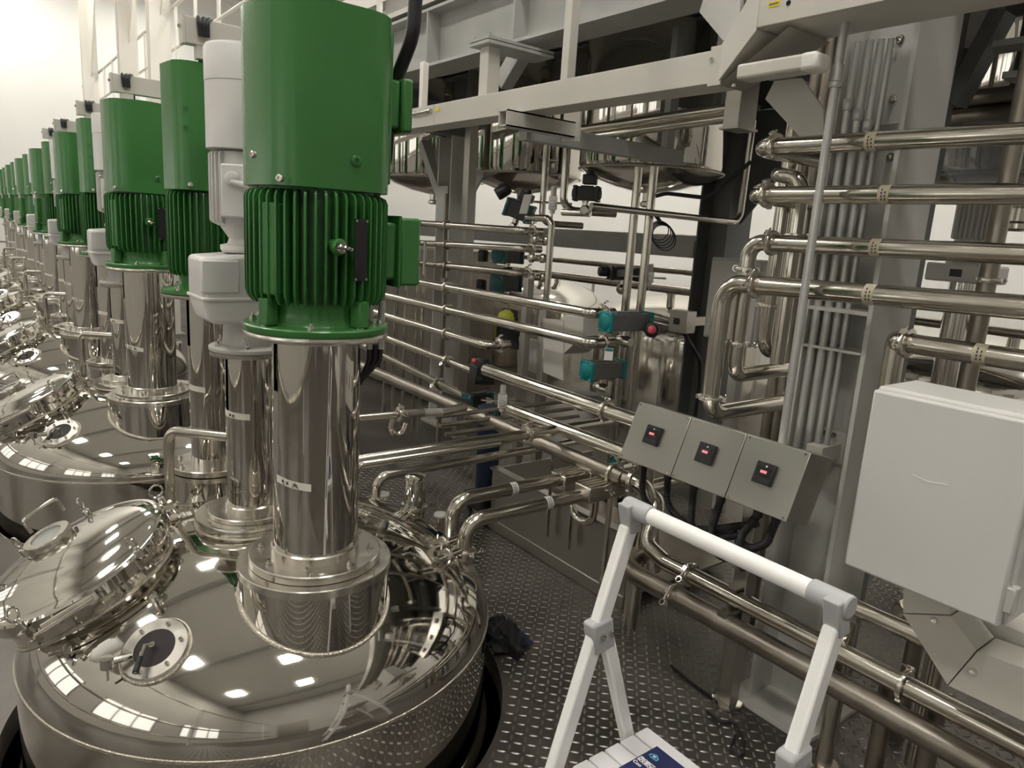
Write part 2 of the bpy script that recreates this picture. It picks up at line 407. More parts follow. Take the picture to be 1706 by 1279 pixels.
def build_vessel():
    t = thing('mixing_vessel', '', 'vessel', (TC.x, TC.y, 0))
    prof = [(TR, -1.2), (TR, TB-.02)]+[(TR*math.cos(a), TB+TH*math.sin(a)) for a in [math.pi/2*k/26 for k in range(27)]]
    prof[-1] = (.0001, TB+TH)
    part('shell', MB().lathe(c0(TC), prof, 128), 'mirror', t, sharp=60)
    # seam where the dome meets the wall and where the jacket ends below
    b = MB()
    b.ring(c0(TC), [(TR-.002, TB-.006), (TR+.0025, TB-.004), (TR+.0025, TB+.004), (TR-.002, TB+.006)], 128)
    part('weld_seam', b, 'weld', t)
    part('jacket', MB().ring(c0(TC), [(TR+.03, -1.2), (TR+.03, -.10), (TR+.015, -.07), (TR, -.06), (TR-.01, -1.2)], 96), 'polished', t)
    # ---- manhole with clamped lid
    mc = Vector((.192, 2.296, .592)); mn = Vector((-.492, .032, 1)).normalized()
    u = (Vector((0, 1, 0)).cross(mn)).normalized(); v = mn.cross(u)
    part('manhole_neck', MB().lathe(mc-mn*.27, [(.238, 0), (.238, .215), (.263, .222), (.263, .243), (.23, .243)], 64, mn), 'mirror', t)
    wp = []
    for k in range(97):
        a = 2*math.pi*k/96; d = u*math.cos(a)+v*math.sin(a)
        lo, hi = -.45, .1
        for _ in range(26):
            m_ = (lo+hi)/2; q = mc+d*.238+mn*m_
            rr = math.hypot(q.x-TC.x, q.y-TC.y)
            if rr < TR and q.z < dome_z(rr) or rr >= TR and q.z < TB: lo = m_
            else: hi = m_
        wp.append(mc+d*.240+mn*hi)
    part('weld_bead', MB().tube(wp, .0045, 6), 'weld', t)
    lid = part('manhole_lid', MB().lathe(mc-mn*.025, [(.23, 0), (.267, 0), (.267, .016), (.261, .022), (.248, .023), (.24, .027), (.198, .038), (.127, .047), (.058, .051), (.0001, .052)], 72, mn), 'mirror', t)
    sg = WP(85, 902, mc+mn*.02, mn)
    part('sight_ring', MB().lathe(sg-mn*.01, [(.066, 0), (.066, .018), (.068, .02), (.068, .034), (.066, .037), (.045, .037), (.045, .029), (.0001, .029)], 40, mn), 'machined', lid)
    part('sight_glass', MB().lathe(sg+mn*.0195, [(.0445, 0), (.0445, .003)], 32, mn), 'glass', lid)
    hc = WP(80, 868, mc+mn*.03, mn); hd = (WP(115, 838, mc, mn)-WP(55, 880, mc, mn)).normalized()
    part('lid_handle', MB().tube([hc-hd*.055, hc-hd*.055+mn*.05, hc+hd*.055+mn*.05, hc+hd*.055], .006, 10, .012), 'polished', lid)
    for px, py in ((208, 922), (47, 1025), (-6, 915), (152, 832), (262, 838), (-60, 985)):
        q = WP(px, py, mc, mn)-mc; d = (q-mn*q.dot(mn)).normalized(); e = mn.cross(d); q = mc+d*.276
        k = MB()
        k.obox(q-mn*.028, d*.02, e*.011, mn*.012); k.obox(q-mn*.062, d*.012, e*.014, mn*.009)
        k.cyl(q-mn*.075, q+mn*.02, .0055, n=10)
        for z in range(7): k.torus(q-mn*(.052-.004*z), .0085, .0021, mn, 10, 5)
        k.lathe(q-mn*.012, [(.011, 0), (.011, .022), (.007, .026)], 14, mn)
        cl = part('swing_clamp', k, 'polished', t)
        part('ring_nut', MB().torus(q+mn*.036+d*.0, .019, .0035, e, 22, 8), 'polished', cl)
    hg = mc-mn*.02+(u*-.05-v*.272)
    part('hinge', MB().bar(hg-u*.07, hg+u*.07, .012, .02, mn).cyl(hg-u*.09-v*.012, hg+u*.06-v*.012, .005, n=8), 'machined', t)
    # ---- bolted sight port with wiper
    sp = dome_at(.318, 1.83); sn = dome_n(sp)
    part('port_flange', MB().lathe(sp-sn*.015, [(.086, 0), (.086, .022), (.082, .026), (.052, .026), (.052, .021), (.0001, .021)], 48, sn), 'machined', t)
    part('port_glass', MB().lathe(sp+sn*.0065, [(.0515, 0), (.0515, .003)], 36, sn), 'dark_glass', t)
    part('port_weld', MB().torus(sp+sn*-.004, .088, .0045, sn, 56, 6), 'weld', t)
    su, sv, _ = frame(sn)
    for k in range(6):
        a = math.pi/6+k*math.pi/3; inst('bolt', 'socket', socket, 'polished', t, sp+sn*.011+(su*math.cos(a)+sv*math.sin(a))*.066, sn)
    h0 = sp+sn*.009; h1 = WP(240, 1075, sp+sn*.035, sn); h2 = WP(226, 1120, sp+sn*.045, sn)
    wl = part('wiper_arm', MB().cyl(h0, h0+sn*.02, .008, n=12).tube([h0+sn*.02, h1, h2], .0045, 8), 'polished', t)
    part('wiper_grip', MB().tube([h2+(h1-h2)*.55, h2], [.007, .0085], 12), 'rubber', wl)
    # ---- small sampling cock
    s0 = dome_at(.205, 1.80); s1 = W(178, 1103, Z=.50)
    part('sample_cock', MB().tube([sp+(s1-sp)*.5, s1], .010, 10).cyl(s1-Vector((0,0,.014)), s1+Vector((0,0,.012)), .016, n=18).cyl(s1-Vector((0,0,.05)), s1, .0035, n=6), 'polished', t)
    s2 = dome_at(.17, 2.0+-.17); s2 = dome_pt(112, 1093); n2 = dome_n(s2)
    part('vent_tap', MB().cyl(s2, s2+n2*.03, .006, n=8).bar(s2+n2*.03-Vector((.022,0,0)), s2+n2*.03+Vector((.022,0,0)), .008, .008).cyl(s2+n2*.03+Vector((.02,0,-.008)), s2+n2*.03+Vector((.02,0,.014)), .01, n=12), 'polished', t)
    s3 = dome_pt(262, 1008); n3 = dome_n(s3)
    part('lock_pin', MB().cyl(s3-n3*.01, s3+n3*.035, .006, n=8).cyl(s3+n3*.03, s3+n3*.036, .011, n=10).bar(s3+n3*.02-Vector((.02,0,0)), s3+n3*.02+Vector((.02,0,0)), .006, .006), 'polished', t)
    # ---- capped ferrules behind the shoulder, filter canister
    for px, py in ((661, 832), (720, 858), (743, 878)):
        q = W(px, py, Z=.42); d = (q-TC); d.z = 0; d.normalize(); q = Vector((TC.x+d.x*.69, TC.y+d.y*.69, 0))
        f = MB().cyl((q.x, q.y, .36), (q.x, q.y, .475), .016, n=18)
        st = part('ferrule', f, 'polished', t)
        part('cap', MB().lathe((q.x, q.y, .475), [(.026, 0), (.028, .006), (.024, .012), (.0001, .013)], 24), 'plastic_grey', st)
    q = W(699, 852, Z=.44); d = (q-TC); d.z = 0; d.normalize(); q = Vector((TC.x+d.x*.68, TC.y+d.y*.68, 0))
    fb = part('filter_body', MB().lathe((q.x, q.y, .36), [(.03, 0), (.03, .1), (.044, .106), (.052, .112), (.052, .124), (.0445, .13), (.0445, .232), (.041, .246), (.03, .252), (.0001, .254)], 40), 'mirror', t)
    part('filter_clamp', MB().lathe((q.x, q.y, .468), [(.056, 0), (.058, .006), (.056, .016)], 30).bar((q.x+.05, q.y-.02, .476), (q.x+.085, q.y-.035, .476), .012, .012).cyl((q.x+.085, q.y-.035, .46), (q.x+.085, q.y-.035, .495), .006, n=8), 'machined', fb)
    b = MB()
    p = dome_pt(638, 893); n_ = dome_n(p)
    # sloping stub on the far shoulder
    part('stub', MB().cyl(p+Vector((.035, .06, .012)), p+Vector((-.015, -.02, .025)), .017, n=16), 'polished', t)
    return t
VESSEL = build_vessel()

def slotted_tube(mb, c, z0, z1, r, slots, n=96, thick=.006):
    """tube with window slots: slots = [(angle, half angle, zlo, zhi)]"""
    zs = sorted({z0, z1, *[s[2] for s in slots], *[s[3] for s in slots]})
    for rr, flip in ((r, 1), (r-thick, 0)):
        vs_ = [(c.x+rr*math.cos(2*math.pi*i/n), c.y+rr*math.sin(2*math.pi*i/n), z) for z in zs for i in range(n)]
        fs = []
        for k in range(len(zs)-1):
            zm = (zs[k]+zs[k+1])/2
            for i in range(n):
                a = 2*math.pi*(i+.5)/n
                if any(s[2] < zm < s[3] and abs((a-s[0]+math.pi) % (2*math.pi)-math.pi) < s[1] for s in slots): continue
                j = (i+1) % n; f = (k*n+i, k*n+j, (k+1)*n+j, (k+1)*n+i); fs.append(f if flip else f[::-1])
        mb.add(vs_, fs)
    return mb
def bolts(parent, c, z, r, n, a0=0.0, key='hexbolt', bd=hexbolt, m='polished'):
    for k in range(n):
        a = a0+2*math.pi*k/n; inst('bolt', key, bd, m, parent, (c.x+r*math.cos(a), c.y+r*math.sin(a), z))
def tape_strip(name, parent, c, r, a0, a1, z, h, tilt=0.0, m='tape'):
    n = 20; vs_ = []; fs = []
    for i in range(n+1):
        a = a0+(a1-a0)*i/n
        for rr, zz in ((r+.0006, 0), (r+.0006, h), (r+.0001, h), (r+.0001, 0)):
            vs_.append((c.x+rr*math.cos(a), c.y+rr*math.sin(a), z+zz+tilt*(i/n)))
    for i in range(n):
        for k in range(4):
            fs.append((i*4+k, (i+1)*4+k, (i+1)*4+(k+1) % 4, i*4+(k+1) % 4))
    fs += [(3,2,1,0), (n*4, n*4+1, n*4+2, n*4+3)]
    mb = MB().add(vs_, fs); return part(name, mb, m, parent)
def strokes(parent, c, r, lines, a_of, z_of, w=.0013):
    mb = MB()
    for ln in lines:
        mb.tube([(c.x+(r+.0009)*math.cos(a_of(x)), c.y+(r+.0009)*math.sin(a_of(x)), z_of(x, y)) for x, y in ln], w, 5)
    return part('handwriting', mb, 'ink', parent)

# ---- large drive: drum on the dome, tall polished tube
AX = Vector((.735, 1.81, 0))
def build_housing_large():
    z0 = .667
    t = thing('agitator_tube', '', 'agitator tube', (AX.x, AX.y, z0))
    wv = []
    for k in range(97):
        a = 2*math.pi*k/96; x, y = AX.x+.207*math.cos(a), AX.y+.207*math.sin(a); wv.append(dome_at(x, y)+Vector((0,0,.001)))
    part('weld_bead', MB().tube(wv, .0055, 6), 'weld', VESSEL)
    part('drum_neck', MB().lathe(AX, [(.205, .36), (.205, .64)], 96), 'mirror', VESSEL)
    nf_ = part('neck_flange', MB().lathe(AX, [(.205, .640), (.211, .643), (.211, .664), (.209, .6665), (.180, .6665)], 96), 'machined', VESSEL)
    bolts(nf_, AX, .6665, .195, 4, .5, 'socket', socket)
    part('base_plate', MB().lathe(AX, [(.17, .6675), (.18, .668), (.18, .688), (.177, .691), (.14, .691), (.10, .691)], 96), 'machined', t)
    bolts(t, AX, .691, .150, 8, .25)
    part('tube', slotted_tube(MB(), AX, .691, 1.304, .1155, [(math.radians(186), .12, 1.16, 1.304), (math.radians(18), .2, 1.12, 1.304)]), 'mirror', t)
    part('tube_collar', MB().lathe(AX, [(.121, .69), (.121, .712), (.1165, .716)], 72), 'machined', t)
    part('shaft', MB().cyl((AX.x, AX.y, .69), (AX.x, AX.y, 1.3), .035, n=20).lathe(AX, [(.06, 1.12), (.06, 1.22)], 20), 'black', t)
    part('tube_flange', MB().lathe(AX, [(.116, 1.300), (.184, 1.301), (.185, 1.303), (.185, 1.315), (.184, 1.317), (.1, 1.317)], 96), 'machined', t)
    a0, a1 = math.radians(188), math.radians(242)
    tp = tape_strip('masking_tape', t, AX, .1155, a0, a1, .915, .020, -.012)
    return t, tp
HOUS_L, TAPE_L = build_housing_large()
_a = lambda x: math.radians(200+22*x)
strokes(TAPE_L, AX, .1160, [[(.05,.3),(.12,.8)],[(.0,.6),(.18,.5)],[(.1,.2),(.22,.2)],[(.35,.3),(.48,.75)],[(.34,.65),(.5,.35)],[(.8,.6),(1.1,.55)],[(.95,.85),(.93,.5),(.78,.2)],[(.95,.5),(1.15,.2)]],
        _a, lambda x, y: .915+.020*y-.012*(12+22*x)/54)

def rounded_cover(mb, c, z0, z1, prof, taper=0.0):
    """vertical sheet-metal cover from a closed plan outline, closed top"""
    n = len(prof)
    vs_ = [(c.x+x, c.y+y, z0) for x, y in prof]+[(c.x+x, c.y+y, z1) for x, y in prof]
    fs = [(i, (i+1) % n, n+(i+1) % n, n+i) for i in range(n)]+[tuple(range(n, 2*n)), tuple(range(n-1, -1, -1))]
    return mb.add(vs_, fs)
def arc(cx, cy, r, a0, a1, n=10):
    return [(cx+r*math.cos(math.radians(a0+(a1-a0)*k/n)), cy+r*math.sin(math.radians(a0+(a1-a0)*k/n))) for k in range(n+1)]
def fin_mesh(r0, r1, z0, z1, w=.0055, lo=.03, hi=.012):
    """one cooling fin, radial along +x, thin in y"""
    mb = MB()
    poly = [(r0, z0+lo*.4), (r1-.016, z0), (r1-.004, z0+lo*.5), (r1, z0+lo), (r1, z1-hi*1.6), (r1-.006, z1-hi*.5), (r1-.02, z1), (r0, z1)]
    mb.prism([(x, -w/2, z) for x, z in poly], (0, w, 0)); return mb

def build_motor_large(individual=True):
    z0 = 1.318; c = AX
    t = thing('electric_motor', '', 'motor', (c.x, c.y, z0))
    part('mounting_flange', MB().lathe(c, [(.120, z0), (.184, z0), (.186, z0+.003), (.186, z0+.016), (.183, z0+.019), (.14, z0+.021), (.135, z0+.03), (.13, z0+.055), (.138, z0+.09), (.12, z0+.1)], 72), 'green', t)
    for k in range(4):
        a = math.radians(20+90*k); d = Vector((math.cos(a), math.sin(a), 0)); e = Vector((-d.y, d.x, 0))
        part('foot_lug', MB().obox(c+d*.155+Vector((0,0,z0+.055)), d*.018, e*.017, (0,0,.034)), 'green', t, .004)
    bolts(t, c, z0+.020, .162, 8, .32)
    body = part('motor_body', MB().lathe(c, [(.12, 1.385), (.140, 1.40), (.142, 1.42), (.142, 1.665), (.14, 1.68), (.1, 1.69)], 64), 'green_cast', t)
    fm = fin_mesh(.14, .178, 1.392, 1.668).mesh('fin', 'green_cast', Vector((0,0,0)))
    key = {}
    nf = 46
    skip = {range(nf)[int(nf*(a % 360)/360)] for a in (4, 356, 0)}
    joined = MB()
    for k in range(nf):
        a = 2*math.pi*(k+.5)/nf
        if k in (0, 45, 1, 44): continue                     # terminal box side
        o = link('fin', fm, body); o.matrix_basis = Matrix.Translation(c-wloc(body)) @ Matrix.Rotation(a, 4, 'Z')
    # smooth pads between the fin packs, as cast
    for a in (208, 318):
        d = Vector((math.cos(math.radians(a)), math.sin(math.radians(a)), 0)); e = Vector((-d.y, d.x, 0))
        part('cast_pad', MB().obox(c+d*.155+Vector((0,0,1.525)), d*.019, e*.024, (0,0,.11)), 'green', body, .006)
    # fan cover: flats with rounded corners, pressed side plate
    pr = [(.075, -.178)]+arc(.075, -.070, .108, -90, 0, 10)[1:]+arc(.075, .070, .108, 0, 90, 10)+arc(-.075, .070, .108, 90, 170, 9)+[(-.187, .05), (-.176, -.062), (-.166, -.104)]+arc(-.068, -.070, .108, 202, 270, 9)
    pr = [(x*.87-.004, y*.87) for x, y in pr]
    cov = part('fan_cover', rounded_cover(MB(), c, 1.674, 2.085, pr), 'green', t, sharp=24)
    part('fan_grille', MB().lathe(c, [(.12, 2.084), (.12, 2.092), (.0001, 2.094)], 36), 'green_cast', cov)
    for px, py in ((465, 90), (465, 138), (636, 121), (636, 167)):
        q = W(px, py, Y=c.y-.14); d = (q-c); d.z = 0; d.normalize()
        inst('screw', 'socketg', socket, 'green', cov, c+d*(.157 if px < 500 else .172)+Vector((0,0,q.z)), d)
    for px, py, m, r in ((593, 268, 'green', .013), (466, 297, 'machined', .009), (422, 257, 'machined', .008)):
        q = W(px, py, Y=c.y-.156 if px > 420 else c.y-.075); d = Vector((0, -1, 0)) if px > 500 else (q-c); d.z = 0; d.normalize()
        if px < 430: d = Vector((-1, -.1, 0)).normalized()
        mb = MB().lathe(q-d*.004, [(r, 0), (r, .007), (r*.7, .009), (r*.45, .009), (r*.4, .005)], 16, d)
        part('cover_plug' if m == 'green' else 'cover_screw', mb, m, cov)
    # side terminal box in two castings
    bx = c+Vector((.15, -.02, 1.535))
    tb = part('terminal_box', MB().box((c.x+.12, c.y-.075, 1.455), (c.x+.19, c.y+.075, 1.605)), 'green', t, .008)
    part('terminal_cover', MB().box((c.x+.196, c.y-.085, 1.44), (c.x+.258, c.y+.085, 1.62)), 'green', tb, .008)
    part('gasket_rim', MB().box((c.x+.189, c.y-.089, 1.436), (c.x+.197, c.y+.089, 1.624)), 'green_cast', tb, .002)
    for sy in (-1, 1):
        for sz in (1.450, 1.610):
            inst('screw', 'socketg', socket, 'green', tb, (c.x+.257, c.y+sy*.07, sz), (1, 0, 0))
    ub = part('junction_box', MB().box((c.x+.15, c.y-.055, 1.845), (c.x+.20, c.y+.055, 1.965)), 'green', t, .008)
    part('junction_cover', MB().box((c.x+.203, c.y-.06, 1.838), (c.x+.236, c.y+.06, 1.972)), 'green', ub, .008)
    part('cover_bracket', MB().box((c.x+.115, c.y-.08, 1.70), (c.x+.166, c.y+.08, 2.07)), 'green', cov, .006)
    # eye bolt and name plate
    q = W(566, 412, Y=c.y-.172); d = Vector((-.05, -1, 0)).normalized()
    e = part('eye_boss', MB().lathe(q+Vector((0,.03,0)), [(.021, 0), (.021, .035), (.017, .042)], 20, d), 'green', body)
    part('lifting_eye', MB().lathe(q+d*.01, [(.014, 0), (.014, .007)], 18, d).torus(q+d*.033, .016, .006, (0.25, 0, 1), 22, 8), 'polished', t)
    q = W(601, 417, Y=c.y-.174); d = Vector((.22, -.975, 0)).normalized(); e = Vector((-d.y, d.x, 0))
    np_ = part('name_plate', MB().obox(q, e*.019, d*.0015, (0,0,.075)), 'black', t)
    for sx in (-1, 1):
        for sz in (-1, 1): inst('screw', 'socket', socket, 'polished', np_, q+e*.016*sx+Vector((0,0,.07*sz)), d, 0, .6)
    return t
MOTOR_L = build_motor_large()

# ---- white gear motor drive
AW = Vector((.69, 2.25, 0))
def build_white():
    t = thing('agitator_tube', '', 'agitator tube', (AW.x, AW.y, .656))
    nf_ = part('neck_flange', MB().lathe(AW, [(.120, .56), (.150, .60), (.166, .626), (.168, .63), (.168, .652), (.166, .655), (.13, .655)], 72), 'machined', VESSEL)
    part('weld_bead', MB().torus((AW.x, AW.y, .626), .167, .004, (0,0,1), 64, 6), 'weld', VESSEL)
    bolts(nf_, AW, .654, .150, 6, .35, 'socket', socket)
    part('base_plate', MB().lathe(AW, [(.12, .6558), (.13, .656), (.13, .668), (.127, .671), (.06, .671)], 64), 'machined', t)
    part('tube', slotted_tube(MB(), AW, .67, 1.177, .070, [(math.radians(188), .16, 1.0, 1.177)], 72), 'mirror', t)
    part('shaft', MB().cyl((AW.x, AW.y, .67), (AW.x, AW.y, 1.17), .022, n=16), 'black', t)
    part('tube_collar', MB().lathe(AW, [(.076, .67), (.076, .684), (.071, .688)], 48), 'machined', t)
    part('top_flange', MB().lathe(AW, [(.07, 1.176), (.112, 1.177), (.113, 1.179), (.113, 1.189), (.07, 1.1893)], 64), 'machined', t)
    tp = tape_strip('masking_tape', t, AW, .070, math.radians(170), math.radians(255), .985, .020, -.006)
    strokes(tp, AW, .0706, [[(.1,.3),(.25,.75)],[(.08,.65),(.3,.4)],[(.45,.25),(.6,.7)],[(.42,.6),(.66,.45)],[(.55,.2),(.7,.25)]], lambda x: math.radians(196+30*x), lambda x, y: .985+.02*y-.004)
    m = thing('gear_motor', '', 'motor', (AW.x, AW.y, 1.19))
    g = part('mounting_flange', MB().lathe(AW, [(.07, 1.190), (.113, 1.191), (.115, 1.194), (.115, 1.203), (.108, 1.208), (.075, 1.21), (.07, 1.30)], 64), 'plastic_grey', m)
    bolts(m, AW, 1.207, .097, 6, .2)
    x0, x1 = AW.x-.150, AW.x+.09
    gb = MB().prism([(x0, AW.y-.085, z) for z in ()] or [(x0, AW.y-.09, 1.345), (x0+.02, AW.y-.09, 1.285), (x1, AW.y-.09, 1.275), (x1, AW.y-.09, 1.50), (x0, AW.y-.09, 1.475)], (0, .18, 0))
    gear = part('gear_case', gb, 'white_motor', m, .012)
    part('case_cover', MB().box((x0-.006, AW.y-.07, 1.375), (x0+.10, AW.y-.094, 1.47)), 'white_motor', gear, .005)
    part('case_rib', MB().box((x0-.005, AW.y-.095, 1.352), (x1, AW.y+.09, 1.362)), 'white_motor', gear, .003)
    for xx, zz in ((.06, 1.47), (.06, 1.40), (.075, 1.31), (.05, 1.285)):
        part('case_boss', MB().lathe((AW.x-.02+xx*.4, AW.y-.088, zz), [(.013, 0), (.013, .008), (.008, .011)], 14, (0, -1, 0)), 'white_motor', gear)
    part('case_neck', MB().lathe(AW, [(.07, 1.49), (.075, 1.497), (.075, 1.51), (.055, 1.515), (.05, 1.53), (.072, 1.562), (.075, 1.57)], 40), 'white_motor', m)
    body = part('motor_body', MB().lathe(AW, [(.06, 1.56), (.088, 1.57), (.088, 1.775), (.07, 1.782)], 48), 'white_motor', m)
    fm = fin_mesh(.084, .103, 1.570, 1.778, .004, .012, .006).mesh('fin', 'white_motor')
    for k in range(36):
        a = 2*math.pi*k/36
        if abs((math.degrees(a)-235+180) % 360-180) < 22: continue
        o = link('fin', fm, body); o.matrix_basis = Matrix.Translation(AW-wloc(body)) @ Matrix.Rotation(a, 4, 'Z')
    d = Vector((math.cos(math.radians(235)), math.sin(math.radians(235)), 0)); e = Vector((-d.y, d.x, 0))
    part('terminal_box', MB().obox(AW+d*.095+Vector((0,0,1.665)), d*.02, e*.035, (0,0,.075)), 'white_motor', m, .006)
    part('terminal_knob', MB().lathe(AW+d*.115+Vector((0,0,1.70)), [(.02, 0), (.02, .008), (.012, .012)], 20, d).cyl(AW+d*.12+Vector((0,0,1.69)), AW+d*.13+e*.05+Vector((0,0,1.68)), .009, n=10), 'white_motor', m)
    part('fan_cowl', MB().lathe(AW, [(.1, 1.782), (.108, 1.784), (.108, 1.965), (.1055, 1.967)], 64), 'white_motor', m)
    part('rain_cap', MB().lathe(AW, [(.1045, 1.966), (.109, 1.967), (.109, 2.056), (.104, 2.066), (.0001, 2.074)], 64), 'white_motor', m)
    q = AW+Vector((-.02, -.112, 1.79)); part('cowl_screw', MB().cyl(q, q+Vector((0, -.012, 0)), .006, n=10).torus(q+Vector((0, -.012, .004)), .009, .003, (0,1,0), 14, 6), 'machined', m)
    return t, m
HOUS_W, MOTOR_W = build_white()

# ---- slim green drive at the back of the dome
AS = Vector((.69, 2.72, 0))
def build_small():
    t = thing('agitator_tube', '', 'agitator tube', (AS.x, AS.y, .6625))
    part('neck', MB().lathe(AS, [(.135, .45), (.135, .64), (.06, .64)], 64), 'mirror', VESSEL)
    part('neck_flange', MB().lathe(AS, [(.135, .640), (.142, .642), (.142, .660), (.06, .6615)], 64), 'machined', VESSEL)
    part('base_plate', MB().lathe(AS, [(.12, .6625), (.140, .663), (.142, .665), (.142, .683), (.139, .686), (.06, .686)], 64), 'machined', t)
    bolts(t, AS, .686, .118, 6, .35)
    part('tube', slotted_tube(MB(), AS, .686, 1.306, .068, [(math.radians(186), .16, 1.13, 1.306)], 64), 'mirror', t)
    part('shaft', MB().cyl((AS.x, AS.y, .68), (AS.x, AS.y, 1.3), .022, n=14), 'black', t)
    part('tube_flange', MB().lathe(AS, [(.068, 1.304), (.148, 1.306), (.149, 1.308), (.149, 1.317), (.07, 1.3182)], 64), 'machined', t)
    tape_strip('masking_tape', t, AS, .068, math.radians(180), math.radians(245), .97, .02, -.006)
    m = thing('electric_motor', '', 'motor', (AS.x, AS.y, 1.319))
    part('mounting_flange', MB().lathe(AS, [(.08, 1.319), (.148, 1.320), (.148, 1.332), (.11, 1.338), (.085, 1.36), (.09, 1.385), (.07, 1.39)], 56), 'green', m)
    bolts(m, AS, 1.334, .132, 4, .6)
    body = part('motor_body', MB().lathe(AS, [(.08, 1.375), (.101, 1.39), (.103, 1.41), (.103, 1.665), (.09, 1.675)], 48), 'green_cast', m)
    fm = fin_mesh(.098, .124, 1.382, 1.668, .0045, .022, .01).mesh('fin', 'green_cast')
    for k in range(36):
        o = link('fin', fm, body); o.matrix_basis = Matrix.Translation(AS-wloc(body)) @ Matrix.Rotation(2*math.pi*(k+.5)/36, 4, 'Z')
    a_, r_ = .047, .080
    pr = [(a_, -.127)]+arc(a_, -.047, r_, -90, 0, 8)[1:]+arc(a_, .047, r_, 0, 90, 8)+arc(-a_, .047, r_, 90, 170, 7)+[(-.133, .045), (-.124, -.045), (-.116, -.072)]+arc(-a_, -.047, r_, 202, 270, 8)
    pr = [(x*.9, y*.9) for x, y in pr]
    cov = part('fan_cover', rounded_cover(MB(), AS, 1.672, 2.075, pr), 'green', m, sharp=24)
    for z in (1.93, 1.87):
        inst('screw', 'socketg', socket, 'green', cov, AS+Vector((-.078, -.105, z)), (-.55, -.83, 0))
    q = AS+Vector((-.068, -.108, 1.688)); part('cover_screw', MB().lathe(q, [(.008, 0), (.008, .007), (.004, .008)], 14, (-.4, -.9, 0)), 'machined', cov)
    part('terminal_box', MB().box((AS.x+.09, AS.y-.055, 1.46), (AS.x+.19, AS.y+.055, 1.59)), 'green', m, .008)
    return t, m
HOUS_S, MOTOR_S = build_small()

# ---- vent pipe with long-radius bend beside the white drive
def bend_pipe():
    b0 = dome_at(.50, 2.50)+Vector((0, 0, .004)); top = W(283, 716, Y=2.50)
    p = [b0, Vector((.50, 2.50, top.z)), Vector((.60, 2.42, top.z+.006)), Vector((AW.x-.05, AW.y+.04, top.z+.02))]
    p = [b0, Vector((.50, 2.50, top.z)), Vector((.645, 2.30, top.z+.012))]
    t = thing('vent_pipe', '', 'pipe', b0)
    part('tube', MB().tube(p, .0165, 16, .045, 8), 'pipe_steel', t)
    part('union', MB().lathe(b0+Vector((0,0,.02)), [(.022, 0), (.029, .006), (.029, .018), (.02, .024)], 24).bar(b0+Vector((.02, -.02, .03)), b0+Vector((.06, -.04, .03)), .01, .012), 'machined', t)
    return t
VENT = bend_pipe()

ordn = ['nearest', 'second', 'third', 'fourth', 'fifth', 'sixth', 'seventh']
def lab(o, s): o['label'] = s
def where(k): return 'the nearest vessel' if k == 0 else 'the %s vessel of the row' % ordn[k]
for k in range(NT):
    dy = Vector((0, PITCH*k, 0)); row = []
    for src, nm in ((VESSEL, 'v'), (HOUS_L, 'hl'), (MOTOR_L, 'ml'), (HOUS_W, 'hw'), (MOTOR_W, 'mw'), (HOUS_S, 'hs'), (MOTOR_S, 'ms'), (VENT, 'vp')):
        o = src if k == 0 else copy_tree(src, None, () if k < 3 else ('fin', 'bolt', 'screw', 'handwriting'))
        if k: o.location = src.location+dy
        row.append(o)
    v, hl, ml, hw, mw, hs, ms, vp = row
    w_ = where(k)
    lab(v, 'mirror-polished stainless domed vessel with clamped manhole, ' + ('nearest the camera' if k == 0 else '%s from the camera in the row' % ordn[k])); v['group'] = 'vessels in the row'
    lab(hl, 'wide polished tube on a drum, front drive of '+w_); hl['group'] = 'wide agitator tubes'
    lab(ml, 'large green finned motor with tall cover, front drive of '+w_); ml['group'] = 'large green motors'
    lab(hw, 'narrow polished tube under the white gear motor on '+w_); hw['group'] = 'white drive tubes'
    lab(mw, 'white gear motor with boxy gear case on '+w_); mw['group'] = 'white gear motors'
    lab(hs, 'slim polished tube on the rear flange of '+w_); hs['group'] = 'slim agitator tubes'
    lab(ms, 'slim green finned motor on the rear drive of '+w_); ms['group'] = 'slim green motors'
    lab(vp, 'bent stainless pipe rising beside the white drive of '+w_); vp['group'] = 'bent vent pipes'

# crumpled plastic bags tied over the sampling cocks
def bag(px, py, z, s, label):
    c = W(px, py, Z=z); mb = MB(); n, m = 16, 9; rnd = random.Random(px)
    vs_ = []; fs = []
    for j in range(m):
        t_ = j/(m-1)
        rad = s*(.25+.9*math.sin(math.pi*min(1, t_*1.05))**.7)
        for i in range(n):
            a = 2*math.pi*i/n; q = rad*(1+.22*math.sin(3*a+5*t_)+.12*rnd.uniform(-1, 1))
            vs_.append(c+Vector((q*math.cos(a)+s*1.2*(t_-.5), q*.7*math.sin(a), s*1.9*(t_-.5))))
    for j in range(m-1):
        for i in range(n): fs.append((j*n+i, j*n+(i+1) % n, (j+1)*n+(i+1) % n, (j+1)*n+i))
    mb.add(vs_, fs); g = solo('plastic_bag', mb, 'bag', label, 'bag', 'plastic bags on sampling cocks', sharp=180); return g
bag(176, 1082, .51, .030, 'crumpled clear plastic bag by the sight port of the nearest vessel')
bag(95, 690, .50, .036, 'crumpled clear plastic bag by the sight port of the second vessel')
